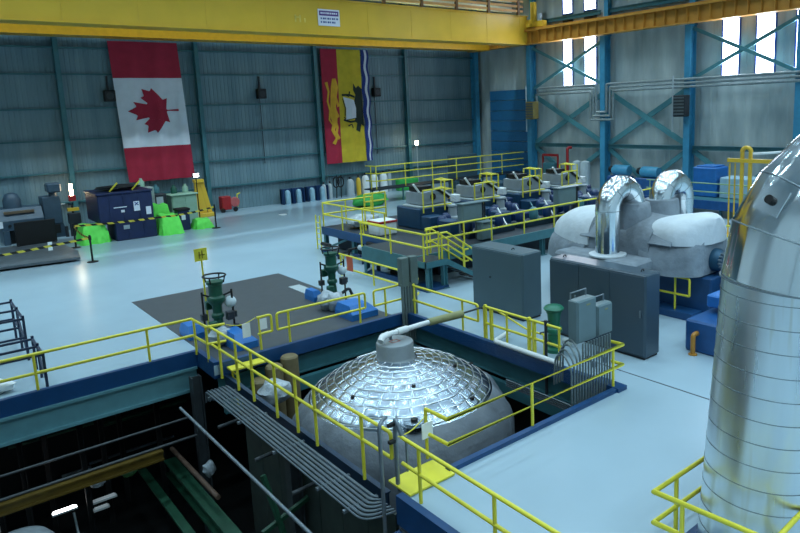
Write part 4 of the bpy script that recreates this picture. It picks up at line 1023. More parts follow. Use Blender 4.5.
for k in range(5): MB().tube([(17.1, 32.15, .3+.3*k), (17.1, 32.6, .3+.3*k)], .025, 6).build('rung', YEL, ld3)
one('tag', MB().box2((14.85, 25.2, .35), (14.87, 25.7, 1.0)), mat('tag_orange', 'c4522e', .5), 'orange red tag hanging on the floor rail at the left of the platform', 'tag')
guardrail('yellow guardrail round the corner of the platform landing', [(15.82, 26.0), (15.82, 21.1), (16.55, 21.1)], [(0, .02), (0, .5), (0, .98), (1, .97)], base=ZD, group='platform guardrails')
guardrail('yellow guardrail at the high left end of the platform', [(20.5, 32.2), (17.35, 32.2), (17.35, 26.1)], [(0, .02), (0, .55), (1, .0), (1, .33), (1, .66), (1, .98)], base=ZD, top=1.32, mid=.7, group='platform guardrails')
guardrail('long yellow guardrail along the front of the platform before the four valve units', [(16.7, 22.2), (28.6, 22.2)], [(0, u) for u in (.02, .18, .32, .5, .68, .84, .99)], base=ZD, group='platform guardrails')
guardrail('yellow guardrail along the front of the platform behind the left turbine lobe', [(28.9, 22.2), (36.4, 22.2)], [(0, u) for u in (.02, .3, .6, .9)], base=ZD, group='platform guardrails')
# four units
def unit():
    x, y = 0., 0.
    ORD = Vector((21.1, 28.0, ZD))
    t = thing('valve_unit', 'first valve unit from the left with a pale grey hood on the platform', 'valve unit', ORD, 'grey-hooded valve units on the platform')
    W = lambda a, b, c: (ORD.x+a, ORD.y+b, ORD.z+c)
    def bx(a, b, bev=.03): return MB().bbox(W(*a), W(*b), bev)
    bx((-1.0, -.9, 0), (1.7, 1.2, 1.1), .06).build('base_block', mat('unit_blue', '18405f', .45), t)
    hd = MB(); hd.prism([(ORD.x+a, ORD.z+c) for a, c in ((-.7, 1.25), (-.7, 1.85), (.25, 1.95), (.98, 1.5), (1.0, 1.25))], 'Y', ORD.y-.75, ORD.y+.7); hdo = hd.build('hood', mat('hood_grey', '8a959e', .5, var=.06), t)
    e = MB(); e.beam(W(.26, -.76, 2.0), W(1.08, -.76, 1.46), .06, .12, (0,0,1)); e.beam(W(.26, .68, 2.0), W(1.08, .68, 1.46), .06, .12); e.prism([(ORD.x+a, ORD.z+c) for a, c in ((.3, 2.02), (1.1, 1.52), (1.06, 1.47), (.3, 1.95))], 'Y', ORD.y-.7, ORD.y+.66); e.build('hood_edge', BLACK, hdo)
    MB().beam(W(.5, -.8, 1.98), W(1.55, -.8, 1.3), .05, .07).build('white_strut', WHITE, t)
    MB().beam(W(-1.05, -.5, 2.35), W(-.7, -.5, 1.9), .1, .08).build('white_strut', WHITE, t)
    MB().lathe(W(.0, -.78, 1.62), [(.0, -.03), (.16, -.03), (.18, 0), (.18, .04)], 16, 'Y').build('hood_port', BLACK, hdo, 50)
    MB().box2(W(-.6, -.4, 1.9), W(.2, .5, 2.15)).build('dark_lid', BLACK, hdo)
    bx((-.9, -.8, 1.1), (1.2, .75, 1.2), .02).build('hood_flange', LGREY, t)
    aco = MB().lathe(W(.9, -1.2, 0), [(.34, .4), (.33, .5), (.24, .55), (.23, 1.0), (.3, 1.06), (.3, 1.14)], 18).build('actuator_cylinder', LGREY, t, 40)
    MB().lathe(W(.9, -1.2, 0), [(.26, 0), (.26, .4)], 18).build('cylinder_foot', DKBLUE, aco, 40)
    for k, (a, b) in enumerate(((.25, -1.45), (1.5, -1.2), (1.3, -1.9), (-.5, -2.1))):
        MB().lathe(W(a, b, 0), [(.24, 0), (.27, .1), (.27, .62), (.15, .8), (0, .82)], 14).build('pump', DKBLUE, t, 50)
    MB().tube(fillet([W(-.6, -1.2, 0), W(-.6, -1.2, .5), W(.2, -1.3, .5)], .15), .09, 8).build('blue_pipe', DKBLUE, t, 50)
    bx((1.75, -.5, 1.1), (2.1, 0, 1.5)).build('white_box', WHITE, t)
    bx((1.75, -.9, 0), (2.2, .25, .95), .05).build('side_block', DKBLUE, t)
    bx((-1.0, -1.7, 0), (-.1, -.95, .75), .05).build('side_block', mat('unit_blue', ''), t)
    for k in range(3): MB().tube([W(-.9+.5*k, -2.3, .05), W(-.4+.5*k, -3.2, .05), W(-.2+.5*k, -4.2, .2)], .07, 8).build('hydraulic_pipe', (DKBLUE, TEAL, LGREY)[k], t, 60)
    bx((-.2, -3.6, 0), (1.2, -2.6, .55), .05).build('manifold', DKBLUE, t)
    bx((-1.0, -4.65, 0), (2.1, -3.9, .3), .04).build('drip_tray', mat('tray_dark', '0f2a3c', .5), t)
    for k in range(3):
        MB().lathe(W(-.7+1.0*k, -4.3, .3), [(.2, 0), (.24, .1), (.24, .5), (.12, .62)], 12).build('oil_pot', (DKBLUE, TEAL, DKBLUE)[k], t, 50)
        MB().beam(W(-.6+1.1*k, -4.55, .3), W(-.1+1.1*k, -3.4, 1.0), .06, .06).build('strut', (LGREY, TEAL, WHITE)[k], t)
    bx((-1.0, -3.3, 0), (-.3, -2.4, .7), .04).build('side_block', mat('unit_blue', ''), t)
    MB().tube([W(1.6, -.9, 1.0), W(1.9, -.9, .3), W(2.15, -.9, 0)], .04, 6).build('white_hose', WHITE, t, 60)
    fr = MB()
    for a in (-.95, -.35, .45): fr.tube([W(a, -1.15, .9), W(a, -1.15, 2.05)], .04, 6)
    fr.tube([W(-.95, -1.15, 2.05), W(.45, -1.15, 2.05)], .04, 6); fr.tube([W(-.95, -1.15, 1.2), W(.9, -1.15, 1.2)], .035, 6); fr.build('front_rail', YEL, t, 50)
    fr = MB()
    for a in (1.65, 2.2):
        for b in (.3, 1.3): fr.tube([W(a, b, 0), W(a, b, 2.25)], .045, 6)
    for c in (1.75, 2.25):
        fr.tube([W(1.65, .3, c), W(2.2, .3, c), W(2.2, 1.3, c), W(1.65, 1.3, c)], .045, 6, closed=True)
    fr.build('step_frame', YEL, t, 50)
    bx((1.62, .32, 1.2), (2.22, 1.28, 1.26), .01).build('step_plate', YELD, t)
    return t
u0 = unit()
for k, (x, lab) in enumerate(((24.6, 'second valve unit from the left with a pale grey hood on the platform'), (28.3, 'third valve unit from the left with a pale grey hood on the platform'), (31.7, 'rightmost valve unit with a pale grey hood behind the turbine'))):
    copy_tree(u0, (x, 28.0, ZD), lab)
# yellow cross frame and white case at the platform's left end
fr = thing('access_frame', 'yellow access frame with cross bars at the left end of the platform', 'frame', (18.8, 29.5, ZD))
for a in (18.2, 18.7, 19.5):
    MB().tube([(a, 29.3, ZD), (a, 29.3, ZD+1.9)], .045, 6).build('post', YEL, fr)
for c in (1.1, 1.5, 1.9): MB().tube([(18.2, 29.3, ZD+c), (19.5, 29.3, ZD+c)], .045, 6).build('bar', YEL, fr)
wb = thing('white_case', 'low white case standing on the platform below the yellow access frame', 'case', (18.3, 27.8, ZD))
MB().bbox((17.7, 27.3, ZD), (18.8, 28.3, ZD+.75), .06).build('body', WHITE, wb); MB().bbox((17.68, 27.28, ZD+.6), (18.82, 28.32, ZD+.72), .02).build('lid_rim', RED, wb)
one('covered_machine', lump((18.75, 30.4, ZD+.35), .6, 41, (1.6, 1, .6)), PLASTIC, 'low machine under a pale grey sheet at the far left end of the platform', 'machine', None, 60)
# grey cabinets on posts in front of the units
for (x0, x1, z0, z1, y, lab) in ((19.4, 20.6, 2.12, 3.0, 22.9, 'grey cabinet on posts in front of the gap between the first two valve units'), (25.95, 27.35, 2.1, 3.05, 22.9, 'grey cabinet on posts in front of the rightmost valve unit'), (20.2, 20.9, 1.28, 2.1, 22.5, 'small upright grey cabinet on the platform edge above the dark grey cabinet')):
    t = thing('panel_cabinet', lab, 'cabinet', ((x0+x1)/2, y, ZD), 'grey cabinets on the platform edge')
    bdo = MB().bbox((x0, y, z0), (x1, y+.4, z1), .03).build('body', BOXG, t); MB().bbox((x0+.05, y-.02, z0+.05), (x1-.05, y, z1-.05), .01).build('door', BOXG, bdo)
    MB().box2((x0-.05, y-.08, z1), (x1+.5 if x1-x0 > 1 else x1+.05, y+.45, z1+.04)).build('rain_hood', BOXG, t)
    for xx in (x0+.1, x1-.1): MB().box2((xx-.04, y+.3, ZD), (xx+.04, y+.38, z0)).build('post', GALV, t)
    if x1-x0 > 1:
        for k in range(4): MB().cyl((x1+.1+.11*k, y+.3, ZD), (x1+.1+.11*k, y+.3, z1), .04, 6).build('conduit', DGREY, t)
# back walkway with three-bar rail
wk = thing('walkway', 'narrow raised walkway in front of the far wall behind the valve units', 'walkway', (38, 46, 0))
MB().box2((28.9, 44.9, 1.1), (46.0, 46.4, 1.2)).build('deck', mat('deck_plate', ''), wk)
for x in range(29, 47, 3): MB().box2((x-.05, 45.3, 0), (x+.05, 45.4, 1.1)).build('leg', TEAL, wk)
guardrail('three-bar yellow guardrail on the raised walkway at the back of the hall', [(29.0, 46.2), (29.2, 45.0), (46.0, 45.0)], [(0, .5), (1, .0), (1, .17), (1, .34), (1, .5), (1, .67), (1, .83)], base=1.2, top=1.85, bars=[.65, 1.25, 1.85], rr=.045, group='platform guardrails')
one('tarp_pile', lump((28.3, 44.6, .45), 1.1, 51, (1.5, .6, .5)), mat('green_tarp', '35a84a', .6, bump=.4), 'bright green covered stack in front of the gas cylinders behind the platform', 'tarp', None, 60)
one('storage_cabinet', MB().bbox((39.5, 47.5, 0), (42.3, 48.6, 3.1), .05), mat('wall_cab', '44606e', .5), 'blue grey cabinet behind the walkway rail near the blue corner', 'cabinet')
# ================================================================ FAR RIGHT BEHIND THE TURBINE
tk = thing('blue_tank', 'bright blue box tank on the far platform by the right wall', 'tank', (41.5, 22.7, 1))
MB().bbox((40.5, 22.2, 1.0), (42, 23.9, 2.95), .06).build('body', BLUEB, tk); MB().bbox((40.6, 22.4, 2.95), (41.9, 23.7, 3.05), .02).build('lid', BLUEB, tk)
one('pale_case', MB().bbox((40.5, 19.7, 1.0), (42, 22.0, 2.35), .06), mat('pale_blue', '9fc0d2', .5), 'pale blue case beside the bright blue box tank', 'case')
bp3 = thing('far_platform', 'blue platform by the right wall carrying the blue tank', 'platform', (41, 22, 0))
MB().box2((38.8, 12, .85), (43, 26.5, 1.0)).build('deck', TEAL, bp3); MB().box2((38.7, 12, .5), (38.85, 26.5, 1.05)).build('fascia', mat('skid_blue', '1b4a8c'), bp3)
for y in (13, 17, 21, 25): MB().box2((39, y, 0), (39.15, y+.15, .85)).build('leg', TEAL, bp3)
guardrail('pale green guardrail on the blue platform by the right wall', [(38.9, 26.4), (38.9, 13)], [(0, u) for u in (.02, .25, .5, .75, .98)], base=1.0, material=mat('rail_green', '8fae7e', .5), group='far right guardrails')
guardrail('yellow guardrail on the floor behind the turbine by the right wall', [(31, 24), (31, 15.5)], [(0, u) for u in (.02, .2, .4, .6, .8, .98)], group='far right guardrails')
lb = thing('lifting_yoke', 'tall yellow lifting yoke with a ring top standing behind the big pipe', 'lifting frame', (34, 17, 0))
for y in (16.78, 17.22): MB().box2((33.93, y-.08, 0), (34.07, y+.08, 4.6)).build('leg', YELD, lb)
MB().tube(arc((34, 17, 4.55), .24, 0, PI, 10, 'YZ'), .11, 8).build('ring', YELD, lb, 50)
MB().box2((33.88, 15.6, 4.0), (34.12, 18.0, 4.2)).build('cross_beam', YELD, lb)
for y in (17.9, 17.6): MB().box2((33.97, y-.03, 0), (34.03, y+.03, 3.95)).build('hanger', YELD, lb)
MB().box2((33.6, 16.2, 0), (34.4, 18.1, .1)).build('foot', YELD, lb)
one('wall_pipe', MB().tube([(34.5, 17.1, 4.4), (40, 12.5, 4.6)], .07, 8), WHITE, 'thin white pipe running right from the top of the yellow lifting yoke', 'pipe')
for (x, y, lab) in ((45.6, 33.5, 'blue motor pump standing against the right wall between the columns'), (45.4, 30.6, 'second blue motor pump against the right wall nearer the third column')):
    t = thing('motor_pump', lab, 'pump', (x, y, 0), 'blue pumps at the right wall')
    MB().bbox((x-.5, y-1., 0), (x+.5, y+1., 1.4), .06).build('skid', mat('skid_blue', '1b4a8c'), t); MB().lathe((x, y-.9, 1.85), [(.4, 0), (.45, .1), (.45, 1.4), (.3, 1.6)], 16, 'Y').build('motor', TEALD, t, 50); MB().ball((x, y+.85, 1.9), .3, 12).build('cap', BLACK, t, 50)
# ================================================================ LEFT SIDE OF THE HALL
cr1 = thing('shipping_crate', 'lower navy blue crate of the stack, smaller and nearer, with a white label', 'crate', (11, 46, 0), 'navy crates by the far wall')
c1b = MB().bbox((9.85, 44.75, 0), (12.25, 47.0, 1.15), .05).build('body', CRATE, cr1)
for x in (10.6, 11.5): MB().box2((x-.03, 44.72, .05), (x+.03, 44.75, 1.15)).build('batten', CRATE, c1b)
MB().box2((10.3, 44.71, .7), (10.65, 44.73, .95)).build('label_plate', LGREY, c1b)
cr2 = thing('shipping_crate', 'upper navy blue crate of the stack, larger, with white shipping labels', 'crate', (10.2, 46.5, 1.15), 'navy crates by the far wall')
c2b = MB().bbox((9.05, 44.9, 1.15), (12.2, 48.2, 2.9), .05).build('body', CRATE, cr2)
MB().bbox((9.0, 44.85, 2.9), (12.25, 48.25, 3.02), .03).build('lid', CRATE, cr2)
for x in (9.7, 10.5, 11.4): MB().box2((x-.03, 44.87, 1.15), (x+.03, 44.9, 2.9)).build('batten', CRATE, c2b)
for a, b in (((11.05, 1.75), (11.4, 2.35)), ((11.75, 1.45), (12.05, 1.95)), ((10.3, 1.75), (10.5, 1.9)), ((9.9, 2.05), (10.65, 2.1))): MB().box2((a[0], 44.86, a[1]), (b[0], 44.88, b[1])).build('shipping_label', SIGNW, c2b)
tp = MB(); tp.beam((11.12, 44.855, 2.3), (11.33, 44.855, 2.1), .02, .05); tp.beam((11.33, 44.855, 2.3), (11.12, 44.855, 2.1), .02, .05); tp.build('label_mark', INK, c2b)
cm = lump((10.6, 46.3, 3.2), 1.0, 61, (1.2, .9, .16)); one('dark_tarp', cm, mat('dark_tarp', '1d2328', .6, bump=.4), 'dark tarp heaped on top of the upper navy crate', 'tarp', None, 60)
for x, lab in ((9.9, 'left yellow bar sticking up from the tarp on the navy crate'), (11.2, 'right yellow bar sticking up from the tarp on the navy crate')):
    one('yellow_bar', MB().beam((x, 45.5, 3.04), (x+.5, 45.5, 3.55), .08, .08), YEL, lab, 'bar')
def drape(x0, x1, y0, y1, h, seed):
    """sheet thrown over a box: sagging edges, creased"""
    rn = random.Random(seed); n = 14; vs = []; fs = []
    ph = [rn.uniform(0, 6) for _ in range(4)]
    for j in range(n+1):
        for i in range(n+1):
            u, v = i/n, j/n; e = min(u, v, 1-u, 1-v)
            z = h*min(1, (e*7)**.7)*(1+.06*math.sin(9*u+ph[0])*math.sin(8*v+ph[1]))
            fl_ = .1*math.sin(14*(u+v)+ph[2]) if e == 0 else 0
            vs.append((x0+(x1-x0)*u+fl_*(1 if u in (0, 1) else 0), y0+(y1-y0)*v+fl_*(1 if v in (0, 1) else 0), max(.01, z)))
    for j in range(n):
        for i in range(n): a = j*(n+1)+i; fs.append((a, a+1, a+n+2, a+n+1))
    vs += [(v[0], v[1], 0) for v in vs]; N = (n+1)**2
    bnd = [i for i in range(n+1)]+[j*(n+1)+n for j in range(1, n+1)]+[n*(n+1)+i for i in range(n-1, -1, -1)]+[j*(n+1) for j in range(n-1, 0, -1)]
    for a, b in zip(bnd, bnd[1:]+bnd[:1]): fs.append((a, b, N+b, N+a))
    mb = MB(); mb.add(vs, fs); return mb
for i, (a, lab) in enumerate((((7.95, 9.6, 44.9, 46.9, 1.1), 'lime green tarp over a load left of the navy crates'), ((12.4, 13.75, 44.3, 46.0, 1.25), 'lime green tarp covering a boxy load right of the navy crates'), ((14.75, 15.9, 44.9, 46.2, .62), 'low lime green tarp beside the black tape post at the right'))):
    one('lime_tarp', drape(*a, 70+i), LIME, lab, 'tarp', 'lime green tarps', 50)
one('lime_tarp', drape(12.4, 13.7, 46.2, 47.6, 1.75, 77), LIME, 'tall lime green tarp peak between the navy crates and the sage cabinet', 'tarp', 'lime green tarps', 50)
gc = thing('sage_cabinet', 'sage green machine cabinet standing before the far wall below the maple leaf flag', 'cabinet', (15.6, 49.5, 0))
MB().bbox((14.6, 49.0, 0), (16.35, 50.3, 1.95), .05).build('body', GRNCAB, gc); MB().bbox((14.5, 48.9, 1.95), (16.45, 50.4, 2.05), .03).build('top', GRNCAB, gc)
for k in range(2): MB().bbox((14.68+k*.85, 48.97, .2), (15.45+k*.85, 49.0, 1.85), .01).build('door', GRNCAB, gc)
gb2 = thing('grey_bench', 'grey machine with a dark screen standing between the crates and sage cabinet', 'machine', (13, 49.5, 0))
MB().bbox((12.4, 49.0, 0), (13.5, 50.2, 2.75), .05).build('body', mat('bench_grey', '8a9a94', .5), gb2); MB().bbox((13.5, 49.1, 0), (14.3, 50, 2.2), .04).build('side_unit', DGREY, gb2); MB().box2((13.6, 49.05, 1.4), (14.05, 49.1, 2.0)).build('screen', LGREY, gb2)
for k, (x, c) in enumerate(((12.9, GRNCAB), (13.9, TEAL), (15.1, GREENP), (15.9, GRNCAB))):
    one('canister', MB().lathe((x, 50.0 if k else 49.8, 2.06 if k > 1 else (2.76 if k == 0 else 2.21)), [(.22, 0), (.22, .35), (.1, .5), (.1, .6)], 12), c, ('canister on the grey machine beside the crates', 'blue canister on the dark unit beside the sage cabinet', 'dark green canister on top of the sage cabinet', 'pale green canister on the right end of the sage cabinet')[k], 'canister', None, 50)
nb = thing('navy_bin', 'navy lidded bin with a white label between the lime tarps', 'bin', (14.2, 45.9, 0))
MB().bbox((13.85, 45.5, 0), (14.6, 46.3, 1.3), .04).build('body', CRATE, nb); MB().bbox((13.8, 45.45, 1.3), (14.65, 46.35, 1.45), .03).build('lid', BLACK, nb); MB().box2((14.05, 45.47, .7), (14.3, 45.49, 1.1)).build('label_plate', SIGNW, nb)
yf = thing('yellow_press', 'tall yellow A-shaped press frame beside the maple leaf flag', 'frame', (17.2, 50.6, 0))
for x in (16.85, 17.8): MB().beam((x, 50.6, 0), (17.1+(x-17.3)*.35, 50.6, 2.75), .26, .3).build('side', YELD, yf)
MB().bbox((16.75, 50.35, 2.6), (17.45, 50.85, 2.85), .03).build('head', YELD, yf); MB().bbox((16.7, 50.2, 0), (18.0, 51.0, .3), .03).build('base', YELD, yf); MB().box2((17.0, 50.5, .3), (17.5, 50.7, 2.6)).build('panel', YELD, yf)
wl = thing('work_light', 'bright floodlight on a stand below the corner of the maple leaf flag', 'lamp', (16.6, 50.0, 0))
MB().cyl((16.62, 49.6, 0), (16.62, 49.6, 3.1), .04, 8).build('stand', BLACK, wl); MB().bbox((16.4, 49.55, 3.1), (16.85, 49.75, 3.4), .03).build('housing', BLACK, wl); MB().box2((16.45, 49.5, 3.13), (16.8, 49.55, 3.37)).build('lens', LAMPW, wl)
wl2 = thing('work_light', 'tall lit work light on a red and yellow stand left of the navy crates', 'lamp', (8.5, 49.6, 0))
MB().cyl((8.5, 49.6, 0), (8.5, 49.6, 2.0), .06, 8).build('stand', DGREY, wl2); MB().box2((8.2, 49.4, 1.65), (8.85, 49.8, 1.85)).build('bracket', YELD, wl2); MB().box2((8.35, 49.45, 2.3), (8.75, 49.75, 2.65)).build('red_cap', RED, wl2)
MB().cyl((8.55, 49.6, 2.65), (8.55, 49.6, 3.4), .1, 12).build('lamp_tube', LAMPWARM, wl2); MB().bbox((8.2, 49.4, .8), (8.9, 49.9, 1.5), .03).build('control_box', DGREY, wl2)
for k in range(3): MB().cyl((8.0+k*.3, 49.5, 0), (8.0+k*.3, 49.5, .7+.3*k), .1, 8).build('fitting', DGREY, wl2)
ms = thing('milling_machine', 'wide blue grey machine with a sloping control front at the far left', 'machine', (5.4, 50, 0))
MB().prism([(49.0, .9), (49.0, 1.5), (49.5, 2.2), (51, 2.2), (51, .9)], 'X', 4.45, 6.75).build('body', MACH, ms)
for x in (4.5, 6.4): MB().bbox((x, 49.0, 0), (x+.35, 51, .9), .03).build('leg', MACH, ms)
MB().bbox((4.6, 49.5, 0), (6.4, 51, .85), .03).build('base_recess', BLACK, ms)
MB().box2((4.7, 49.15, 1.9), (6.3, 49.45, 2.05)).build('slot', mat('slot_brown', '6a5a48', .6), ms)
for k in range(4): MB().cyl((4.9+k*.4, 48.96, 1.2), (4.9+k*.4, 49.02, 1.2), .09, 10).build('dial', BLACK, ms)
MB().box2((5.3, 48.97, 1.0), (5.75, 49, 1.25)).build('nameplate', SIGNW, ms); MB().box2((4.3, 48.97, 1.1), (4.55, 49, 1.5)).build('nameplate', SIGNW, ms)
MB().lathe((5.3, 50.2, 2.2), [(.5, 0), (.5, .5), (.35, .85), (.12, .95)], 16).build('motor', MACH, ms, 50)
dp = thing('drill_press', 'tall narrow blue grey machine with a square head left of the tall work light', 'machine', (7.2, 50.4, 0))
MB().bbox((6.85, 49.7, .9), (7.9, 51, 2.7), .05).build('column', MACH, dp); MB().bbox((7.2, 49.5, 2.95), (8.0, 50.5, 3.55), .08).build('head', MACH, dp); MB().cyl((7.55, 50, 2.7), (7.55, 50, 2.95), .25, 12).build('neck', MACH, dp)
MB().prism([(6.85, .9), (7.9, .9), (8.15, 0), (6.75, 0)], 'Y', 49.8, 51).build('pedestal', MACH, dp); MB().bbox((7.1, 49.65, .3), (7.7, 49.8, .85), .02).build('recess', BLACK, dp)
MB().tube([(7.85, 49.9, 2.1), (8.15, 49.9, 2.1)], .07, 8).build('spindle', LGREY, dp)
bkp = thing('black_screen', 'black upright panel on the low platform in front of the left machine', 'panel', (5.8, 46.6, .25))
MB().bbox((4.85, 46.5, .25), (6.95, 46.65, 1.65), .03).build('panel', BLACK, bkp); MB().box2((4.9, 46.4, .25), (5.0, 46.9, .32)).build('foot', DGREY, bkp); MB().box2((6.8, 46.4, .25), (6.9, 46.9, .32)).build('foot', DGREY, bkp)
lp = thing('low_platform', 'low dark grey platform on the floor at the far left', 'platform', (4, 43, 0))
MB().prism([(-3, 41.2), (6.9, 39.9), (7.2, 42.0), (6.9, 46.9), (-3, 47.5)], 'Z', .12, .24).build('plate', mat('plate_grey', '5a6268', .5, var=.2), lp)
for x, y in ((6.6, 40.4), (3, 41), (-1, 41.4)): MB().box2((x-.15, y-.1, 0), (x+.15, y+.1, .12)).build('foot', DGREY, lp)
one('tag', MB().box2((5.55, 40.3, .75), (5.75, 40.32, 1.2)), TAGW, 'white tag hanging on the striped tape at the far left', 'tag')
# tape posts and striped tape
PT = {'a': (7.33, 39.2), 'b': (7.56, 44.6), 'c': (15.95, 44.57), 'd': (-4.0, 40.2)}
for k, lab in (('a', 'black tape post at the front corner of the taped area on the left'), ('b', 'black tape post behind the corner post beside the lime tarp'), ('c', 'black tape post at the right end of the taped area')):
    x, y = PT[k]; t = thing('tape_post', lab, 'post', (x, y, 0), 'black tape posts')
    MB().lathe((x, y, 0), [(.28, 0), (.28, .03), (.06, .06)], 16).build('base', BLACK, t, 40); MB().cyl((x, y, .05), (x, y, 1.45 if k != 'c' else 1.6), .05, 10).build('pole', BLACK, t); MB().cyl((x, y, 1.2), (x, y, 1.38), .075, 10).build('tape_cassette', BLACK, t)
def tape_mat():
    M = bpy.data.materials.new('striped_tape'); M.use_nodes = True; nt = M.node_tree; b = nt.nodes['Principled BSDF']
    tc = nt.nodes.new('ShaderNodeTexCoord'); w = nt.nodes.new('ShaderNodeTexWave'); w.inputs['Scale'].default_value = 1.1; w.bands_direction = 'DIAGONAL'
    nt.links.new(tc.outputs['Object'], w.inputs['Vector']); r = nt.nodes.new('ShaderNodeValToRGB'); r.color_ramp.interpolation = 'CONSTANT'
    r.color_ramp.elements[0].color = lin('16160f'); r.color_ramp.elements[1].position = .45; r.color_ramp.elements[1].color = lin('d8c440')
    nt.links.new(w.outputs['Fac'], r.inputs['Fac']); nt.links.new(r.outputs['Color'], b.inputs['Base Color']); return M
TAPE = tape_mat()
def tape(p, q, z0, z1, sag, lab):
    n = 16; mb = MB(); p = Vector((*p, z0)); q = Vector((*q, z1)); side = Vector((-(q-p).y, (q-p).x, 0)).normalized()*.004; vs = []; fs = []
    for i in range(n+1):
        u = i/n; c = p.lerp(q, u); c.z -= sag*math.sin(PI*u)
        vs += [c-side+Vector((0,0,-.06)), c-side+Vector((0,0,.06)), c+side+Vector((0,0,.06)), c+side+Vector((0,0,-.06))]
    for i in range(n):
        for k in range(4): fs.append((i*4+k, i*4+(k+1) % 4, i*4+4+(k+1) % 4, i*4+4+k))
    mb.add(vs, fs); one('barrier_tape', mb, TAPE, lab, 'tape', 'yellow and black barrier tapes')
tape(PT['d'], PT['a'], 1.0, 1.3, .25, 'striped barrier tape in front of the low dark platform at the left')
tape(PT['a'], PT['b'], 1.3, 1.3, .15, 'striped barrier tape between the two left tape posts')
tape(PT['b'], (12.3, 44.5), 1.3, 1.2, .05, 'striped barrier tape across the front of the navy crates')
tape((12.3, 44.5), PT['c'], 1.2, 1.45, .1, 'striped barrier tape in front of the lime tarps on the right')
# fire hose cart and gas cylinders by the far wall
rc = thing('fire_cart', 'small red fire hose cart against the far wall by the second column', 'cart', (19.6, 51.6, 0))
MB().bbox((18.95, 51.2, .2), (19.7, 51.9, 1.25), .05).build('body', RED, rc); MB().lathe((20.0, 51.25, .75), [(.0, -.02), (.35, -.02), (.4, .05)], 16, 'Y').build('hose_reel', mat('hose_pink', 'b85a5a', .6), rc, 50)
for x in (19.0, 20.0): MB().cyl((x, 51.2, .18), (x, 51.3, .18), .18, 12).build('wheel', BLACK, rc)
MB().tube([(20.3, 51.5, .3), (20.3, 51.5, 1.3), (20.55, 51.5, 1.4)], .05, 6).build('handle', YEL, rc)
one('floor_marker', MB().lathe((21.6, 46.3, 0), [(.3, 0), (.3, .03), (0, .05)], 16), WHITE, 'small white disc lying on the floor near the far wall', 'marker')
SKY = mat('cylinder_blue', '8fb4c4', .45)
for k in range(4):
    xc = 24.6+k*1.0+(.25 if k > 1 else 0)
    t = thing('cylinder_rack', ('first', 'second', 'third', 'fourth')[k]+' blue rack holding a pale blue cylinder, counted from the left at the far wall', 'rack', (xc, 51.6, 0), 'blue cylinder racks')
    MB().box2((xc-.45, 51.75, 0), (xc+.45, 52.0, 1.25)).build('back', mat('rack_blue', '173a66', .5), t)
    for s_ in (-.45, .42): MB().box2((xc+s_, 51.3, 0), (xc+s_+.05, 52, 1.25)).build('side', mat('rack_blue', ''), t)
    MB().lathe((xc, 51.5, .0), [(.24, 0), (.24, .95), (.18, 1.1), (.06, 1.18)], 14).build('cylinder', SKY, t, 50)
CYL = [(29.1-.2, .2, 1.35, LGREY, 'slim grey gas cylinder left of the black hoses'), (29.5, .2, 1.35, LGREY, 'second slim grey gas cylinder beside the black hoses'), (31.55, .34, 1.55, LGREY, 'stout grey drum right of the black hoses at the far wall'), (33.15, .34, 1.75, WHITE, 'first of the three tall white gas cylinders right of the yellow one'), (34.1, .34, 1.75, WHITE, 'second of the three tall white gas cylinders right of the yellow one'), (35.1, .36, 1.8, WHITE, 'third of the three tall white gas cylinders right of the yellow one'), (32.4, .22, 1.6, YELD, 'yellow gas cylinder strapped among the white ones'), (35.75, .2, 1.85, LGREY, 'thin tall grey gas cylinder at the right end of the row')]
for x, r, h, m_, lab in CYL:
    t = thing('gas_cylinder', lab+'' , 'gas cylinder', (x-.9, 51.5, 0), 'gas cylinders along the far wall')
    MB().lathe((x-.9, 51.5, 0), [(r, 0), (r, h*.8), (r*.75, h*.93), (r*.3, h)], 16).build('body', m_, t, 50); MB().lathe((x-.9, 51.5, h), [(r*.35, 0), (r*.35, .18), (r*.15, .22)], 10).build('valve_cap', DGREY, t, 50)
for k, x in enumerate((29.15, 29.6)):
    t = thing('hose_stand', ('left', 'right')[k]+' black stand of coiled hoses among the gas cylinders', 'stand', (x, 51.5, 0), 'hose stands')
    MB().tube([(x, 51.4, 0), (x+.1, 51.4, 2.0)], .05, 6).build('pole', BLACK, t); MB().tube([(x+.3*math.cos(a*PI/8), 51.35, 1.4+.45*math.sin(a*PI/8)) for a in range(16)], .06, 6, closed=True).build('hose_coil', BLACK, t, 60)
one('green_bin', MB().bbox((35.4, 50.6, 0), (37.6, 51.4, 1.05), .08), mat('green_tarp', ''), 'green bin at the right end of the gas cylinder row', 'bin')
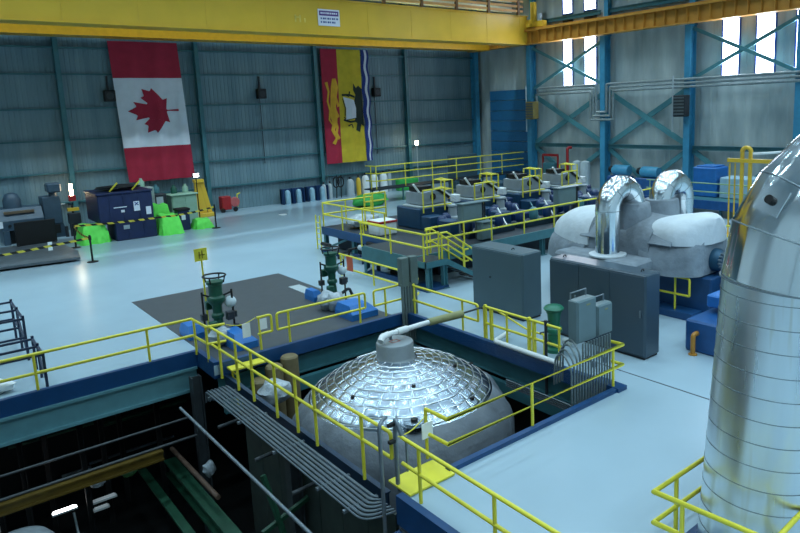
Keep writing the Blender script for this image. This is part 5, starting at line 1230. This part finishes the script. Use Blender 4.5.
# ---- dark steel stillages at the left edge
def stillage(label, x0, x1, y0, y1, h, levels):
    t = thing('steel_rack', label, 'rack', ((x0+x1)/2, (y0+y1)/2, 0), 'dark steel racks at the left edge'); m_ = mat('rack_dark', '1a2a44', .5, var=.2)
    for x in (x0, x1):
        for y in (y0, (y0+y1)/2, y1): MB().box2((x-.035, y-.035, 0), (x+.035, y+.035, h)).build('post', m_, t)
    for z in levels:
        for y in (y0, (y0+y1)/2, y1): MB().box2((x0, y-.03, z-.03), (x1, y+.03, z+.03)).build('cross_bar', m_, t)
        for x in (x0, x1): MB().box2((x-.03, y0, z-.03), (x+.03, y1, z+.03)).build('side_bar', m_, t)
    MB().beam((x1, y0, .1), (x1, (y0+y1)/2, h-.2), .05, .05).build('brace', m_, t)
    return t
stillage('nearer dark steel rack frame on the floor by the left end of the guardrail', .3, 2.45, 21.3, 23.1, 1.05, (.95,))
stillage('farther taller dark steel rack frame on the floor at the left edge', -.6, 2.4, 24.2, 26.9, 1.45, (.75, 1.35))
one('wrapped_load', lump((1.2, 21.7, .2), .4, 91, (1.4, .6, .5)), WHITE, 'white wrapped load on the floor under the nearer dark rack', 'bundle', None, 60)
# ================================================================ LIGHT
W = bpy.data.worlds.new('world'); SC.world = W; W.use_nodes = True
W.node_tree.nodes['Background'].inputs['Color'].default_value = (.35, .5, .65, 1); W.node_tree.nodes['Background'].inputs['Strength'].default_value = .3
def area(name, loc, sx, sy, power, col=(.86, .95, 1.0), spread=150, rot=(0, 0, 0)):
    L = bpy.data.lights.new(name, 'AREA'); L.shape = 'RECTANGLE'; L.size = sx; L.size_y = sy; L.energy = power; L.color = col; L.spread = math.radians(spread)
    o = bpy.data.objects.new(name, L); o.location = loc; o.rotation_euler = rot; COL.objects.link(o); return o
for i in range(8):
    for j in range(8):
        x = -8+i*7; y = -6+j*7.2
        if x < 4 and 5 < y < 20: continue      # no lamps over the open pit bay
        area('high_bay_lamp', (x, y, 19.6), 3.2, .25, 215*(1.45 if y < 5 else .8 if y < 22 else 1.45 if y > 36 else 1), (.63, .87, 1.0), spread=125)
# daylight entering by the tall panes
for (ya, yb, za, zb) in WIN[:5]:
    area('daylight', (XW-.3, (ya+yb)/2, (za+zb)/2), zb-za, abs(ya-yb), 160, (.8, .9, 1), 170, (0, math.radians(90), 0))
SC.view_settings.view_transform = 'Standard'; SC.view_settings.look = 'None'; SC.view_settings.gamma = 1; SC.view_settings.exposure = 0
SC.view_settings.use_curve_mapping = False
try: SC.cycles.use_denoising = True
except Exception: pass
SC.cycles.max_bounces = 6; SC.cycles.diffuse_bounces = 3; SC.cycles.glossy_bounces = 4
SC.cycles.sample_clamp_indirect = 6
SC.cycles.caustics_reflective = False; SC.cycles.caustics_refractive = False; SC.cycles.blur_glossy = .5
